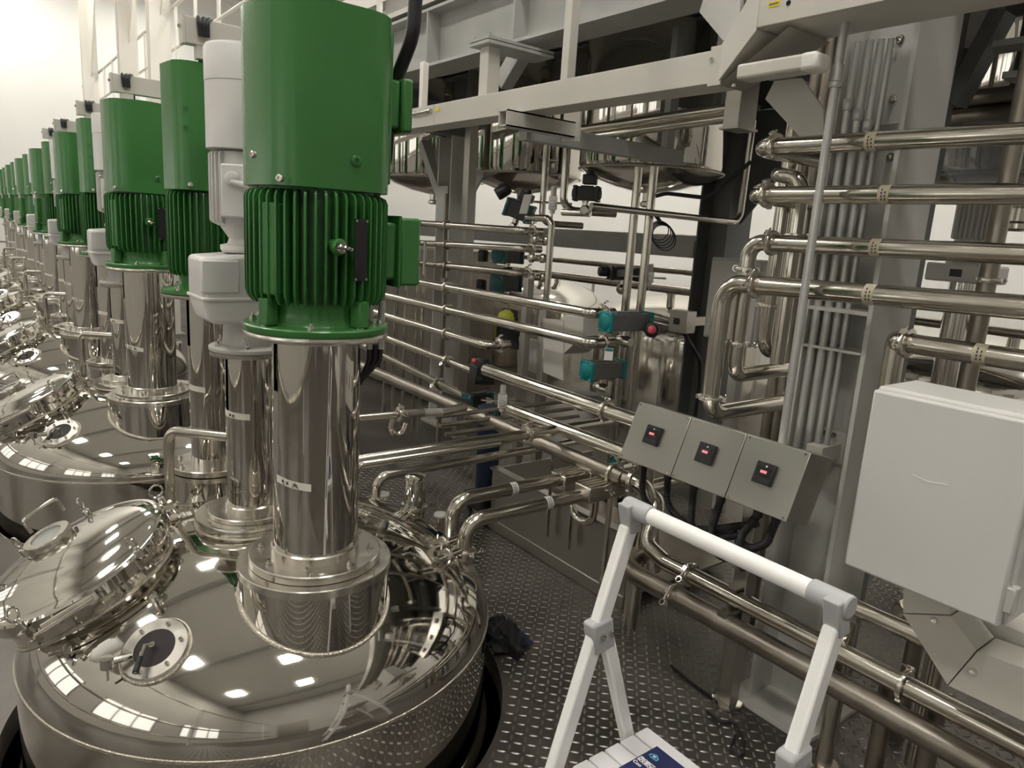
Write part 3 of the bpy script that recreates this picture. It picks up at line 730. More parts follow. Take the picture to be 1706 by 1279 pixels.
# ------------------------------------------------------------------ pipework helpers
def clamp_build(r):
    def b(mb):
        mb.ring((0,0,0), [(r+.001, -.009), (r+.013, -.007), (r+.0145, -.003), (r+.0145, .003), (r+.013, .007), (r+.001, .009)], 24)
        mb.box((r+.010, -.009, -.008), (r+.024, .009, .008))
        mb.cyl((r+.017, -.022, 0), (r+.017, .026, 0), .0035, n=8)
        mb.box((-r-.019, -.006, -.007), (-r-.010, .006, .007))
    return b
def wing_build(r):
    def b(mb): mb.lathe((r+.017, .022, 0), [(.0055, 0), (.0055, .010)], 10, (0,1,0)); mb.torus((r+.017, .044, 0), .0105, .0028, (1,0,0), 16, 6)
    return b
def clamp(t, p, d, r, roll=0.0):
    c = inst('clamp', ('clamp', r), clamp_build(r), 'machined', t, p, d, roll)
    w = inst('wing_nut', ('wing', r), wing_build(r), 'polished', t, p, d, roll)
    m = w.matrix_basis.copy(); CH[t.name].remove(w); w.parent = c; w.matrix_basis = Matrix.Identity(4)
    return c
def pipe(label, pts, r, m='pipe_steel', bend=None, clamps=(), group=None, n=18, name='pipe'):
    pts = [Vector(p) for p in pts]
    t = thing(name, label, 'pipe', min(pts, key=lambda q: q.z), group)
    part('tube', MB().tube(pts, r, n, bend if bend else r*2.2, 8), m, t)
    for cdef in clamps:
        i, f = cdef[0], cdef[1]; roll = cdef[2] if len(cdef) > 2 else 0
        a, b = pts[i], pts[i+1]; clamp(t, a+(b-a)*f, b-a, r, roll)
    return t
def band(t, p, d, r, L=.03, m='label_cream', marks=True, toward=None):
    """sticker wrapped half round a pipe, with two short printed lines"""
    d = Vector(d).normalized(); p = Vector(p)
    tw = (Vector(toward) if toward else (CAM-p)); tw = (tw-d*tw.dot(d)).normalized(); s_ = d.cross(tw)
    def arcpts(rr, n=14, a=1.25): return [(tw*math.cos(-a+2*a*k/n)+s_*math.sin(-a+2*a*k/n))*rr for k in range(n+1)]
    A = arcpts(r+.0007); B = arcpts(r+.0001); n = len(A); mb = MB()
    vs_ = [p-d*L/2+q for q in A]+[p+d*L/2+q for q in A]
    mb.add(vs_, [(k, k+1, n+k+1, n+k) for k in range(n-1)]); mb.add([v_ for v_ in vs_], [(k, n+k, n+k+1, k+1) for k in range(n-1)])
    o = part('pipe_label', mb, m, t)
    if marks:
        q = MB()
        for row, cnt in ((-.2, 3), (.12, 4)):
            for k in range(cnt):
                a = -.5+k*.36/(1 if cnt == 3 else 1.1)
                e = (tw*math.cos(a)+s_*math.sin(a)); q.obox(p+d*(L*row)+e*(r+.0009), d*L*.055, (-tw*math.sin(a)+s_*math.cos(a))*r*.11, e*.0002)
        part('print', q, 'ink', o)
    return o
def Lp(*a): return [Vector(p) for p in a]

# ------------------------------------------------------------------ steel columns of the platform
def hcol(mb, x0, y0, x1, y1, z0, z1, tf=.014, tw=.01):
    """H section, flanges square to Y"""
    ym = (x0+x1)/2
    mb.box((x0, y0, z0), (x1, y0+tf, z1)); mb.box((x0, y1-tf, z0), (x1, y1, z1)); mb.box((ym-tw/2, y0+tf, z0), (ym+tw/2, y1-tf, z1))
    return mb
A = thing('steel_column', 'near grey H-section column behind the four right-hand pipes and conduits', 'column', (2.25, 1.15, 0))
cw = MB(); hcol(cw, 2.15, 1.045, 2.40, 1.265, 0, 2.55)
part('section', cw, 'col_grey', A)
part('base_plate', MB().box((2.10, 1.0, 0), (2.45, 1.32, .02)), 'col_grey', A, .002)
spl = part('splice_plate', MB().box((2.262, 1.075, 1.52), (2.269, 1.235, 1.93)).box((2.262, 1.075, 1.99), (2.269, 1.235, 2.22)), 'col_grey', A)
for px, py in ((1440, 262), (1484, 262), (1500, 66), (1488, 165)):
    q = W(px, py, X=2.262); inst('bolt', 'hexbolt', hexbolt, 'machined', spl, q, (-1,0,0), 0, 1.25)
part('stiffener', MB().box((2.15, 1.06, 1.42), (2.27, 1.25, 1.432)).box((2.15, 1.06, 1.30), (2.27, 1.25, 1.308)), 'col_grey', A)
kb = part('bolted_foot', MB().obox(W(1387, 742, X=2.262), (.006, 0, 0), (0, .045, 0), (0, 0, .055)).obox(W(1372, 752, X=2.2), (.06, 0, 0), (0, .028, 0), (0, 0, .028)), 'trunking', A, .002)
for px, py in ((1375, 720), (1391, 724), (1386, 764), (1370, 760)):
    inst('screw', 'socket', socket, 'machined', kb, W(px, py, X=2.256), (-1,0,0), 0, 1.4)
COLS = [(3.03, 4.84, 'second grey H-section column, behind the left ends of the manifold pipes'), (2.0, 10.15, 'nearest white column rising beside the upper railing'), (2.0, 12.2, 'middle white column rising beside the upper railing'), (2.0, 15.9, 'farthest white column rising beside the upper railing')]
for k, (x, y, l) in enumerate(COLS):
    g = thing('steel_column', l, 'column', (x+.12, y+.1, 0), 'columns of the platform')
    part('section', hcol(MB(), x, y, x+.24, y+.20, 0, 2.29 if k == 0 else 5.6), 'col_grey' if k == 0 else 'rail_white', g)
    part('base_plate', MB().box((x-.04, y-.05, 0), (x+.28, y+.25, .018)), 'col_grey', g)
    if k == 0:
        gp = MB()
        gp.prism([(x+.12, y, 2.29), (x+.12, y-.50, 2.29), (x+.12, y-.02, 1.72)], (.012, 0, 0))
        part('gusset', gp, 'beam_grey', g)
        part('brace', MB().bar((x+.1, y+.21, 1.75), (x+.1, y+.62, 2.28), .07, .07), 'beam_grey', g, .003)
        part('cleat', MB().box((x-.012, y+.02, 1.62), (x, y+.19, 1.92)), 'beam_grey', g, .002)
    else:
        part('gusset', MB().prism([(x+.12, y, 5.6), (x+.12, y-1.2, 5.6), (x+.12, y, 3.9)], (.015, 0, 0)), 'rail_white', g)
g = thing('steel_post', 'bright square steel post beside the second H-section column', 'post', (2.995, 4.1, 0))
q0 = W(786, 200, X=2.99); part('section', MB().box((2.96, q0.y-.037, 0), (3.03, q0.y+.037, 2.7)), 'brushed', g, .004)
part('base_plate', MB().box((2.93, q0.y-.06, 0), (3.06, q0.y+.06, .012)), 'brushed', g)
g = thing('steel_column', 'dark H-section column in the second line, behind the small control box', 'column', (4.3, 3.35, 0))
q0 = W(1172, 500, X=4.2)
part('section', hcol(MB(), 4.2, q0.y-.13, 4.46, q0.y+.13, 0, 2.55), 'dark_beam', g)
part('gusset', MB().prism([(4.33, q0.y-.13, 2.5), (4.33, q0.y-.75, 2.5), (4.33, q0.y-.13, 1.75)], (.012, 0, 0)), 'dark_beam', g)
part('base_plate', MB().box((4.12, q0.y-.2, 0), (4.54, q0.y+.2, .018)), 'dark_beam', g)

# ------------------------------------------------------------------ overhead platform
pl = thing('platform_deck', 'dark steel platform deck spanning above the pipe rack', 'platform', (3.6, 5, 2.86))
part('deck_plate', MB().box((2.26, -1.5, 2.862), (4.9, 18.5, 2.89)), 'beam_grey', pl)
part('edge_channel', MB().box((2.252, -1.5, 2.862), (2.262, 18.5, 2.892)), 'trunking', pl)
def ibeam(label, x, y0, y1, zb, h, m, w=.2, stiff=()):
    g = thing('i_beam', label, 'beam', (x, (y0+y1)/2, zb))
    b = MB(); b.box((x-w/2, y0, zb), (x+w/2, y1, zb+.016)); b.box((x-w/2, y0, zb+h-.016), (x+w/2, y1, zb+h)); b.box((x-.006, y0, zb+.016), (x+.006, y1, zb+h-.016))
    part('section', b, m, g)
    for y in stiff: part('stiffener', MB().box((x-w/2+.004, y-.006, zb+.016), (x-.006, y+.006, zb+h-.016)), m, g)
    return g
ibeam('long grey I-beam with web stiffeners carrying the platform edge', 2.36, -1.4, 18.4, 2.52, .32, 'beam_grey', .2, (1.35, 2.2, 3.1, 3.95, 4.8, 5.7))
ibeam('dark I-beam carrying the middle of the platform', 3.45, -1.4, 18.4, 2.55, .28, 'dark_beam')
ibeam('dark I-beam carrying the far edge of the platform', 4.5, -1.4, 18.4, 2.52, .32, 'dark_beam')
for y, l in ((1.9, 'cross beam under the platform above the near hanging vessel'), (4.94, 'cross beam under the platform on the second column')):
    g = thing('cross_beam', 'grey '+l, 'beam', (3.0, y, 2.4))
    part('section', MB().box((2.46, y-.06, 2.30), (4.4, y+.06, 2.52)), 'dark_beam', g)
    part('end_plate', MB().box((2.455, y-.08, 2.28), (2.465, y+.08, 2.52)), 'beam_grey', g)
# posts and brace between the trunking and the beam
for k, (px, l) in enumerate(((705, 'white flat post rising past the trunking beside the green junction box'), (815, 'short grey post with bolted cap plate on the trunking'), (946, 'tall pale square post crossing the big I-beam'))):
    X = 2.05; b = W(px, 125 if k != 1 else 128, X=X); w = (.018, .035, .022)[k]; zt = (2.46, 2.44, 2.82)[k]
    if k == 0: b = W(px, 170, X=X)
    g = thing('steel_post', l, 'post', (X, b.y, 2.205))
    part('section', MB().box((X-w, b.y-w, 2.2), (X+w, b.y+w, zt)), 'trunking' if k else 'rail_white', g, .003)
    if k == 1:
        cp = part('cap_plate', MB().box((X-.07, b.y-.08, zt), (X+.32, b.y+.08, zt+.014)).box((X-.07, b.y-.08, zt+.018), (X+.32, b.y+.08, zt+.03)), 'beam_grey', g)
        for sy in (-.06, .06): inst('bolt', 'hexbolt', hexbolt, 'machined', cp, (X-.05, b.y+sy, zt+.03))
    else: part('foot', MB().box((X-w-.02, b.y-w-.02, 2.195), (X+w+.02, b.y+w+.02, 2.205)), 'trunking', g)
b0 = W(838, 140, X=2.3); b1 = W(872, 92, X=2.3)
solo('knee_brace', MB().bar(b0, b1+Vector((0, 0, .03)), .07, .09), 'beam_grey', 'diagonal grey knee brace under the big I-beam', 'brace', bev=.004)
b0 = W(1075, 22, X=2.2)
solo('gusset_plate', MB().prism([W(1165, 20, X=2.25), W(1190, -60, X=2.25), W(1235, -60, X=2.25), W(1232, 45, X=2.25), W(1205, 68, X=2.25)], (.02, 0, 0)), 'col_grey', 'flat grey gusset plate above the bend of the trunking', 'plate')
# ------------------------------------------------------------------ railing on the platform edge (far end, white)
RT = 4.03
for sx, nm in ((2.28, 'white tubular guard railing along the platform edge above the motors'),):
    g = thing('guard_railing', nm, 'railing', (sx, 11, 2.894))
    part('top_rail', MB().tube([(sx, 4.5, RT), (sx, 18.3, RT)], .021, 12), 'rail_white', g)
    part('mid_rail', MB().tube([(sx, 4.5, 3.55), (sx, 18.3, 3.55)], .017, 12), 'rail_white', g)
    part('kick_board', MB().box((sx-.004, 4.5, 3.0), (sx+.004, 18.3, 3.12)), 'rail_white', g)
    for k in range(16):
        y = 4.6+k*.91; part('post', MB().cyl((sx, y, 2.894), (sx, y, RT), .02, n=12), 'rail_white', g)
g = thing('guard_railing', 'second white railing on the far side of the platform', 'railing', (4.8, 10, 2.892))
part('top_rail', MB().tube([(4.8, 3, RT), (4.8, 18.3, RT)], .021, 10), 'rail_white', g)
part('mid_rail', MB().tube([(4.8, 3, 3.55), (4.8, 18.3, 3.55)], .017, 10), 'rail_white', g)
for k in range(11): part('post', MB().cyl((4.8, 3.1+k*1.5, 2.892), (4.8, 3.1+k*1.5, RT), .02, n=10), 'rail_white', g)

# ------------------------------------------------------------------ cable trunking
t = thing('cable_trunking', 'long beige sheet-metal cable trunking running under the I-beam', 'trunking', (2.0, 3.2, 2.1))
part('duct', MB().box((1.95, 1.56, 2.105), (2.08, 3.42, 2.205)).box((1.95, 3.425, 2.105), (2.08, 5.0, 2.205)), 'trunking', t, .002)
part('joint_strip', MB().box((1.947, 3.30, 2.105), (1.95, 3.55, 2.204)), 'trunking', t)
for y in (3.32, 3.36, 3.49, 3.53):
    for z in (2.165, 2.18): inst('screw', 'socket', socket, 'machined', t, (1.947, y, z), (-1,0,0), 0, 1.2)
part('earth_strap', MB().tube([(1.944, 3.53, 2.18), (1.935, 3.48, 2.172), (1.935, 3.38, 2.172), (1.944, 3.33, 2.18)], .007, 8), 'machined', t)
for y in (3.27, 3.60): part('earth_sticker', MB().box((1.9478, y-.022, 2.168), (1.9495, y+.022, 2.185)), 'yellow', t)
inst('screw', 'socket', socket, 'machined', t, W(1188, 100, X=1.95), (-1,0,0), 0, 1.6)
# bend up to the nearer, higher trunking
t2 = thing('cable_trunking', 'mitred bend joining the long trunking to the higher beige trunking', 'trunking', (1.95, 1.47, 2.1))
e1 = [W(1211, 137, X=1.95), W(1229, 70, X=1.95)]
y1 = 1.56; y2 = 1.36
poly = [(1.90, y1, 2.105), (1.90, y1, 2.21), (1.90, y2+.02, 2.34), (1.90, y2-.02, 2.215)]
part('duct', MB().add([(1.95, y1, 2.10), (1.95, y1, 2.21), (1.85, y2, 2.36), (1.85, y2, 2.205), (2.08, y1, 2.10), (2.08, y1, 2.21), (2.07, y2, 2.36), (2.07, y2, 2.205)],
     [(0,1,2,3), (4,7,6,5), (1,5,6,2), (0,3,7,4), (3,2,6,7), (0,4,5,1)]), 'trunking', t2, .002)
part('seam_plate', MB().box((1.944, y1-.02, 2.096), (1.951, y1+.03, 2.214)), 'trunking', t2)
part('bottom_cover', MB().add([(1.95, y1-.01, 2.097), (2.08, y1-.01, 2.097), (2.07, y2-.1, 2.200), (1.86, y2-.1, 2.200)], [(0,1,2,3), (3,2,1,0)]), 'trunking', t2)
t3 = thing('cable_trunking', 'higher beige cable trunking at the top right with a yellow sticker', 'trunking', (1.95, .4, 2.21))
part('duct', MB().box((1.85, -1.2, 2.212), (2.07, 1.36, 2.37)), 'trunking', t3, .002)
q = W(1290, 6, X=1.85)
part('warning_sticker', MB().box((1.8485, q.y-.018, q.z-.008), (1.8496, q.y+.018, q.z+.006)), 'yellow', t3)
sk = MB()
for k in range(6): sk.box((1.848, q.y-.014+k*.005, q.z-.004), (1.8486, q.y-.011+k*.005, q.z+.002))
part('sticker_print', sk, 'ink', t3)
q = W(1314, 5, X=1.85); part('knockout_hole', MB().lathe(q+Vector((-.001, 0, 0)), [(.007, 0), (.007, .001)], 16, (-1,0,0)), 'void', t3)
for px, py in ((1318, 74), (1222, 140)):
    inst('screw', 'socket', socket, 'machined', t3 if px > 1300 else t2, W(px, py, Z=2.209 if px > 1300 else 2.102), (0,0,-1), 0, 1.5)
# arm with rounded end, reaching out below the bend
a0 = W(1245, 110, X=1.90); a1 = W(1382, 112, X=1.86)
t4 = thing('trunking_bracket', 'pale rectangular bracket arm under the trunking bend', 'bracket', a0)
part('arm', MB().box((1.86, 1.17, 2.082), (1.93, 1.42, 2.125)), 'trunking', t4, .008)
part('cap', MB().box((1.858, 1.165, 2.08), (1.932, 1.215, 2.127)), 'plastic_white', t4, .01)
solo('brace_plate', MB().prism([W(1290, 135, X=2.12), W(1335, 130, X=2.12), W(1372, 182, X=2.12), W(1372, 232, X=2.12), W(1340, 236, X=2.12), W(1275, 165, X=2.12)], (.012, 0, 0)), 'trunking', 'diagonal beige brace plate left of the conduits under the bracket arm', 'plate')
# arms that carry cables out to the motors, fed by a duct over the far side of the vessels
t = thing('cable_trunking', 'narrow trunking above the vessels that feeds the cable trays', 'trunking', (1.15, 8, 2.12))
part('duct', MB().box((1.10, 2.56, 2.125), (1.20, 15, 2.205)), 'trunking', t, .002)
for y, xe in ((4.5, 1.948), (10.2, 1.998), (12.25, 1.998)): part('hanger', MB().box((1.14, y-.015, 2.17), (xe, y+.015, 2.19)), 'trunking', t)
# arms
for k, (y, l) in enumerate(((2.62, 'the nearest slim green motor'), (3.98, 'the second large green motor'), (5.2, 'the second slim green motor'), (6.5, 'the third large green motor'), (7.4, 'the third slim green motor'))):
    t = thing('cable_tray', 'grey cable tray reaching out over '+l, 'cable tray', (1.2, y, 2.12), 'cable trays over the motors')
    part('channel', MB().box((.615, y-.022, 2.125), (1.10, y+.022, 2.205)), 'trunking', t, .002)
    part('end_plate', MB().box((.607, y-.024, 2.123), (.615, y+.024, 2.207)), 'trunking', t)
    part('tongue', MB().box((.65, y-.02, 2.085), (.70, y+.02, 2.125)), 'trunking', t)
    inst('screw', 'socket', socket, 'machined', t, (.607, y, 2.175), (-1,0,0), 0, 1.3)
    zt = 2.075 if k % 2 == 0 else 2.09
    yy = y+.06 if k % 2 == 0 else y
    c = thing('cable', 'black cables dropping from the tray to '+l, 'cable', (.69, yy, zt), 'cables from the trays')
    for j in range(3):
        part('strand', MB().tube([(.66+.01*j, y-.03, 2.15), (.655+.012*j, y-.034, 2.20), (.66+.02*j, y+.0, 2.212), (.675+.016*j, y+.034, 2.18), (.69+.01*j, yy+.04, zt)], .008, 8, .02), 'rubber', c)
# braided cables of the nearest large motor
t = thing('cable', 'black braided cable looping from the top of the nearest green motor to its junction box', 'cable', (.99, 1.85, 1.95))
def mv(px, py, X): return W(px, py, X=X)
def braid(t, pts, r):
    part('sleeve', MB().tube(pts, r, 14, .1, 8), 'rubber', t)
    fp = fillet(pts, .1, 10); acc = 0
braid(t, [(.945, 1.81, 1.965), mv(688, 60, .955), mv(695, -40, .965), mv(697, -120, .965), (1.25, 1.85, 2.62), (2.28, 1.95, 2.74)], .018)
part('gland', MB().cyl((.945, 1.81, 1.955), (.947, 1.81, 1.985), .018, n=14), 'black', t)
t = thing('cable', 'black braided cable running down from the junction box behind the fins', 'cable', (.95, 1.85, 1.6))
braid(t, [(.935, 1.81, 1.842), (.935, 1.815, 1.78), (.93, 1.85, 1.70), (.92, 1.90, 1.64)], .0125)
t = thing('cable', 'three black cables on top of the nearest green motor', 'cable', (.8, 1.9, 2.09))
for j in range(3): part('strand', MB().tube([(.72+.02*j, 1.80, 2.09), (.725+.02*j, 1.80, 2.40), (1.2, 1.80+.02*j, 2.66), (2.28, 1.88+.02*j, 2.76)], .008, 8, .12), 'rubber', t)
t = thing('cable', 'bundle of black cables with grey glands entering the nearest wide tube', 'cable', (.84, 1.8, 1.15))
gq = [W(615, 580, Y=1.78), W(634, 580, Y=1.78)]
for j in range(5):
    q0 = gq[0]+(gq[1]-gq[0])*(j/4); q0.y += .006*(j % 2)
    part('strand', MB().tube([q0+Vector((0,0,.01)), q0-Vector((0,0,.035)), q0+Vector((-.02-.008*j, .005, -.085)), (AX.x+.10, AX.y+.01, q0.z-.10-.012*j), (AX.x+.05, AX.y+.02, q0.z-.105-.012*j)], .0065, 8, .035), 'rubber', t)
for q in gq: part('gland', MB().cyl(q-Vector((0,0,.002)), q+Vector((0,0,.13)), .0095, n=12), 'conduit', t)
# ------------------------------------------------------------------ right-hand pipes in front of the near column
XR = 2.05
def zline(px0, py0, px1, py1, X): return W(px0, py0, X=X), W(px1, py1, X=X)
a, b = zline(1262, 246, 1706, 222, XR); e = b+(b-a)*1.6
p = pipe('topmost of the stainless pipes crossing the near column, with a cream sticker', [a+Vector((.55, .0, 0)), a, e], .0265, bend=.05, clamps=((1, .035, 2.2),))
q = W(1455, 240, X=XR); band(p, Vector((XR, q.y, a.z+(e.z-a.z)*(a.y-q.y)/(a.y-e.y))), (0,1,0), .0265)
a, b = zline(1252, 325, 1706, 323, XR); e = b+(b-a)*1.6
p = pipe('second stainless pipe from the top crossing the near column', [a+Vector((.55, 0, 0)), a, e], .0265, bend=.05, clamps=((1, .03, 2.0),))
q = W(1478, 325, X=XR); band(p, Vector((XR, q.y, a.z+(e.z-a.z)*(a.y-q.y)/(a.y-e.y))), (0,1,0), .0265)
X3 = 2.10
a, b = zline(1250, 403, 1706, 424, X3); e = b+(b-a)*1.6; dz = W(1250, 632, X=X3).z
p = pipe('third stainless pipe from the top, dropping behind the fourth pipe to a low elbow', [Vector((X3+.5, a.y+.0, dz)), Vector((X3, a.y, dz)), a, e], .0265, bend=.05, clamps=((1, .25, 0), (1, .8, 2), (2, .04, 2.4)))
q = W(1463, 410, X=X3); band(p, Vector((X3, q.y, a.z+(e.z-a.z)*(a.y-q.y)/(a.y-e.y))), (0,1,0), .0265)
X4 = 2.03
a, b = zline(1207, 470, 1706, 512, X4); e = b+(b-a)*1.6; dz = W(1205, 697, X=X4).z
p = pipe('fourth stainless pipe from the top, turning down in a bright elbow left of the conduits', [Vector((X4+.6, a.y, dz)), Vector((X4, a.y, dz)), a, e], .030, bend=.075, clamps=((1, .13, .5), (2, .055, 2.4)))
q = W(1453, 491, X=X4); band(p, Vector((X4, q.y, a.z+(e.z-a.z)*(a.y-q.y)/(a.y-e.y))), (0,1,0), .030)
a, b = zline(1478, 566, 1706, 601, XR); e = b+(b-a)*1.6
p = pipe('lowest right stainless pipe with a round elbow above the grey enclosure', [Vector((XR+.03, a.y-.012, .9)), a+Vector((.03, -.012, 0)), a+Vector((.0, -.03, 0)), e], .0275, bend=.03, clamps=((2, .03, 2.4),))
q = W(1637, 589, X=XR); band(p, Vector((XR, q.y, a.z+(e.z-a.z)*(a.y-q.y)/(a.y-e.y))), (0,1,0), .0275)
# extra drop behind pipe three
v0 = W(1300, 380, X=2.44); v1 = W(1292, 590, X=2.44)
pipe('vertical stainless pipe with low elbow behind the bright conduit', [Vector((2.44, v0.y, 2.1)), Vector((2.44, v0.y, v1.z)), Vector((2.8, v0.y-.0, v1.z))], .028, bend=.06, clamps=((0, .80, 0),))
for k, (px, l) in enumerate(((1318, 'left'), (1336, 'right'))):
    v0 = W(px, 430, X=2.55); pipe('%s of two dark vertical pipes between the elbows and the conduits' % l, [Vector((2.55, v0.y, .02)), Vector((2.55, v0.y, 2.45))], .024, 'dull_steel')

# ------------------------------------------------------------------ grey conduits
top = W(1395, 120, X=1.965); bot = W(1303, 735, X=1.965)
t = thing('conduit', 'bright steel conduit running down in front of the right-hand pipes', 'conduit', (1.965, bot.y, bot.z))
part('tube', MB().tube([Vector((1.965, top.y, 2.212)), Vector((1.965, bot.y-.0, bot.z-.02))], .0125, 16), 'conduit', t)
part('coupling', MB().lathe((1.965, top.y, W(1390, 128, X=1.965).z-.03), [(.016, 0), (.018, .004), (.018, .014), (.015, .018), (.0155, .06)], 18), 'conduit', t)
for k, px in enumerate((1404, 1421, 1437, 1451)):
    q = W(px, 235, X=2.162); r = (.0125, .0125, .011, .009)[k]; zb = .93+.01*k
    t = thing('conduit', '%s grey conduit from the left in the group against the near column' % ('first', 'second', 'third', 'fourth')[k], 'conduit', (2.162, q.y, zb), 'conduits on the near column')
    part('tube', MB().cyl((2.162+.008*k, q.y, zb), (2.162+.008*k, q.y, 2.215), r, n=16), 'conduit', t)
    part('coupling', MB().lathe((2.162+.008*k, q.y, 2.02-.03*k), [(r+.002, 0), (r+.004, .003), (r+.004, .03), (r+.002, .034)], 16), 'conduit', t)

# ------------------------------------------------------------------ three stainless control boxes in a row
def sboxes():
    tx, tz, bx, bz = 1.90, 1.035, 1.822, .838; ys = [1.70, 1.462, 1.245, 1.03]
    nf = Vector((-(tz-bz), 0, (tx-bx))).normalized(); nf = Vector((-(tz-bz), 0, tx-bx)).normalized()
    up = Vector((tx-bx, 0, tz-bz)).normalized()
    names = ('left', 'middle', 'right')
    for k in range(3):
        y1, y0 = ys[k]-.0012, ys[k+1]+.0012
        t = thing('control_box', '%s of the three sloping stainless control boxes with small displays' % names[k], 'control box', (1.93, (y0+y1)/2, bz), 'sloping control boxes')
        b = MB().prism([(tx, y1, tz), (bx, y1, bz), (bx+.12, y1, bz-.035), (tx+.13, y1, tz-.035)], (0, y0-y1, 0))
        part('case', b, 'brushed', t, .002)
        for yy in (y1-.012, y0+.012):
            for f in (.04, .96):
                q = Vector((tx, yy, tz))+(Vector((bx, yy, bz))-Vector((tx, yy, tz)))*f
                inst('screw', 'socket', socket, 'polished', t, q, nf, 0, .7)
        c = Vector(((tx+bx)/2, (y0+y1)/2+.005, (tz+bz)/2+.006)); yv = Vector((0, 1, 0))
        d = part('display', MB().obox(c+nf*.004, yv*.031, up*.033, nf*.007), 'black', t, .002)
        part('bezel', MB().obox(c+nf*.0115+up*.004, yv*.023, up*.015, nf*.001), 'dark_glass', d)
        dg = MB()
        for j in range(4):
            dg.obox(c+nf*.0127+up*.004+yv*(.008-.0055*j), yv*.0019, up*.0042, nf*.0004)
        part('digits', dg, 'digit', d)
        part('indicator', MB().obox(c+nf*.0115+up*.022-yv*.004, yv*.0022, up*.0022, nf*.0008), 'white', d)
sboxes()
# corrugated hoses below the boxes
hs = [((1073, 775), (1068, 830), (1120, 878), (1225, 885)), ((1112, 800), (1110, 845), (1160, 885), (1262, 872)), ((1155, 818), (1150, 880), (1185, 898), (1240, 890)), ((1200, 838), (1186, 880), (1190, 935), (1230, 925)), ((1262, 862), (1236, 890), (1230, 920), (1238, 950)), ((1292, 872), (1278, 905), (1252, 915), (1228, 900))]
nm = ('first', 'second', 'third', 'fourth', 'fifth', 'sixth')
for k, h in enumerate(hs):
    t = thing('hose', '%s black corrugated hose from the left under the control boxes' % nm[k], 'hose', W(*h[-1], X=1.96), 'hoses under the control boxes')
    P = [W(*h[0], X=1.89)+Vector((0,0,.01))]+[W(*q, X=1.91+.012*j) for j, q in enumerate(h[1:])]
    fp = fillet(P, .07, 8)
    part('sleeve', MB().tube(P, .0115, 12, .07, 8), 'rubber', t)
    rb = MB(); L = 0
    for i in range(len(fp)-1):
        d = fp[i+1]-fp[i]; n_ = max(1, int(d.length/.006))
        for j in range(n_): rb.torus(fp[i]+d*(j/n_), .0115, .0018, d, 10, 4)
    part('ribs', rb, 'rubber', t)
    part('gland', MB().cyl(P[0]-Vector((0,0,.005)), P[0]+Vector((0,0,.018)), .015, n=10), 'black', t)

# ------------------------------------------------------------------ big grey enclosure
XE = 1.55
yl = W(1455, 648, X=XE).y; yr = W(1660, 1052, X=XE).y; zt = W(1455, 648, X=XE).z; zb = W(1410, 942, X=XE).z
t = thing('enclosure', 'large pale grey electrical enclosure with hinged door at the right edge', 'enclosure', (XE+.1, (yl+yr)/2, zb))
part('door', MB().box((XE, yr, zb), (XE+.022, yl, zt)), 'enclosure', t, .006)
part('body', MB().box((XE+.026, yr-.006, zb-.004), (XE+.20, yl+.004, zt+.006)), 'enclosure', t, .008)
part('gasket', MB().box((XE+.020, yr+.003, zb+.003), (XE+.028, yl-.003, zt-.003)), 'black', t)
for z in (zb+.06, zt-.07):
    part('hinge', MB().box((XE+.004, yr-.016, z-.026), (XE+.034, yr+.001, z+.026)).cyl((XE+.012, yr-.012, z-.03), (XE+.012, yr-.012, z+.03), .007, n=10), 'plastic_grey', t, .003)
part('scratch', MB().tube([W(1520, 790, X=XE-.0004), W(1545, 802, X=XE-.0004), W(1580, 808, X=XE-.0004)], .0007, 5), 'white', t)
part('mounting_strap', MB().box((XE+.2, yl-.16, zb+.04), (2.15, yl-.12, zb+.08)).box((XE+.2, yl-.16, zt-.08), (2.15, yl-.12, zt-.04)), 'col_grey', t)
# mitred trunking under the enclosure
XT = 1.70
t = thing('cable_trunking', 'mitred beige trunking leading down and right under the grey enclosure', 'trunking', W(1580, 1140, X=XT))
def tpoly(name, pts, parent=t, d=.10): return part(name, MB().prism([W(*p, X=XT) for p in pts], (d, 0, 0)), 'trunking', parent, .0015)
tpoly('upper_piece', [(1505, 960), (1580, 985), (1584, 1024), (1504, 1021)])
tpoly('mitre_piece', [(1504, 1022.5), (1584, 1026), (1627, 1083), (1578, 1141)])
tpoly('lower_piece', [(1579.5, 1142), (1629, 1084), (1860, 1170), (1860, 1275)])
for px, py in ((1557, 1032), (1622, 1117)): inst('screw', 'socket', socket, 'polished', t, W(px, py, X=XT), (-1,0,0), 0, 1.3)
part('rear_tray', MB().box((1.82, -.6, .72), (2.0, .62, .80)), 'trunking', t, .002)

# ------------------------------------------------------------------ low pipes along the floor
XG = 1.98
g0 = W(1000, 935, X=XG); g1 = W(1480, 1182, X=XG); gz = .338
p = pipe('thick dull grey pipe lowest along the floor behind the step ladder', [(2.13, 1.83, gz), (XG+.03, 1.78, gz), (XG, 1.70, gz), (XG, -.6, gz+.012)], .038, 'dull_steel', bend=.06, clamps=((2, .085, 2.5),))
p = pipe('bright stainless pipe just above the dull floor pipe', [(2.13, 1.83, .60), (2.13, 1.745, .60), (2.02, 1.70, .455), (2.02, 1.60, .425), (2.02, -.6, .425)], .031, bend=.06, clamps=((3, .055, 2.4), (3, .40, 1)))
pipe('upper stainless pipe beside the near column passing under the enclosure', [(2.105, 1.40, .535), (2.105, -.6, .555)], .026)
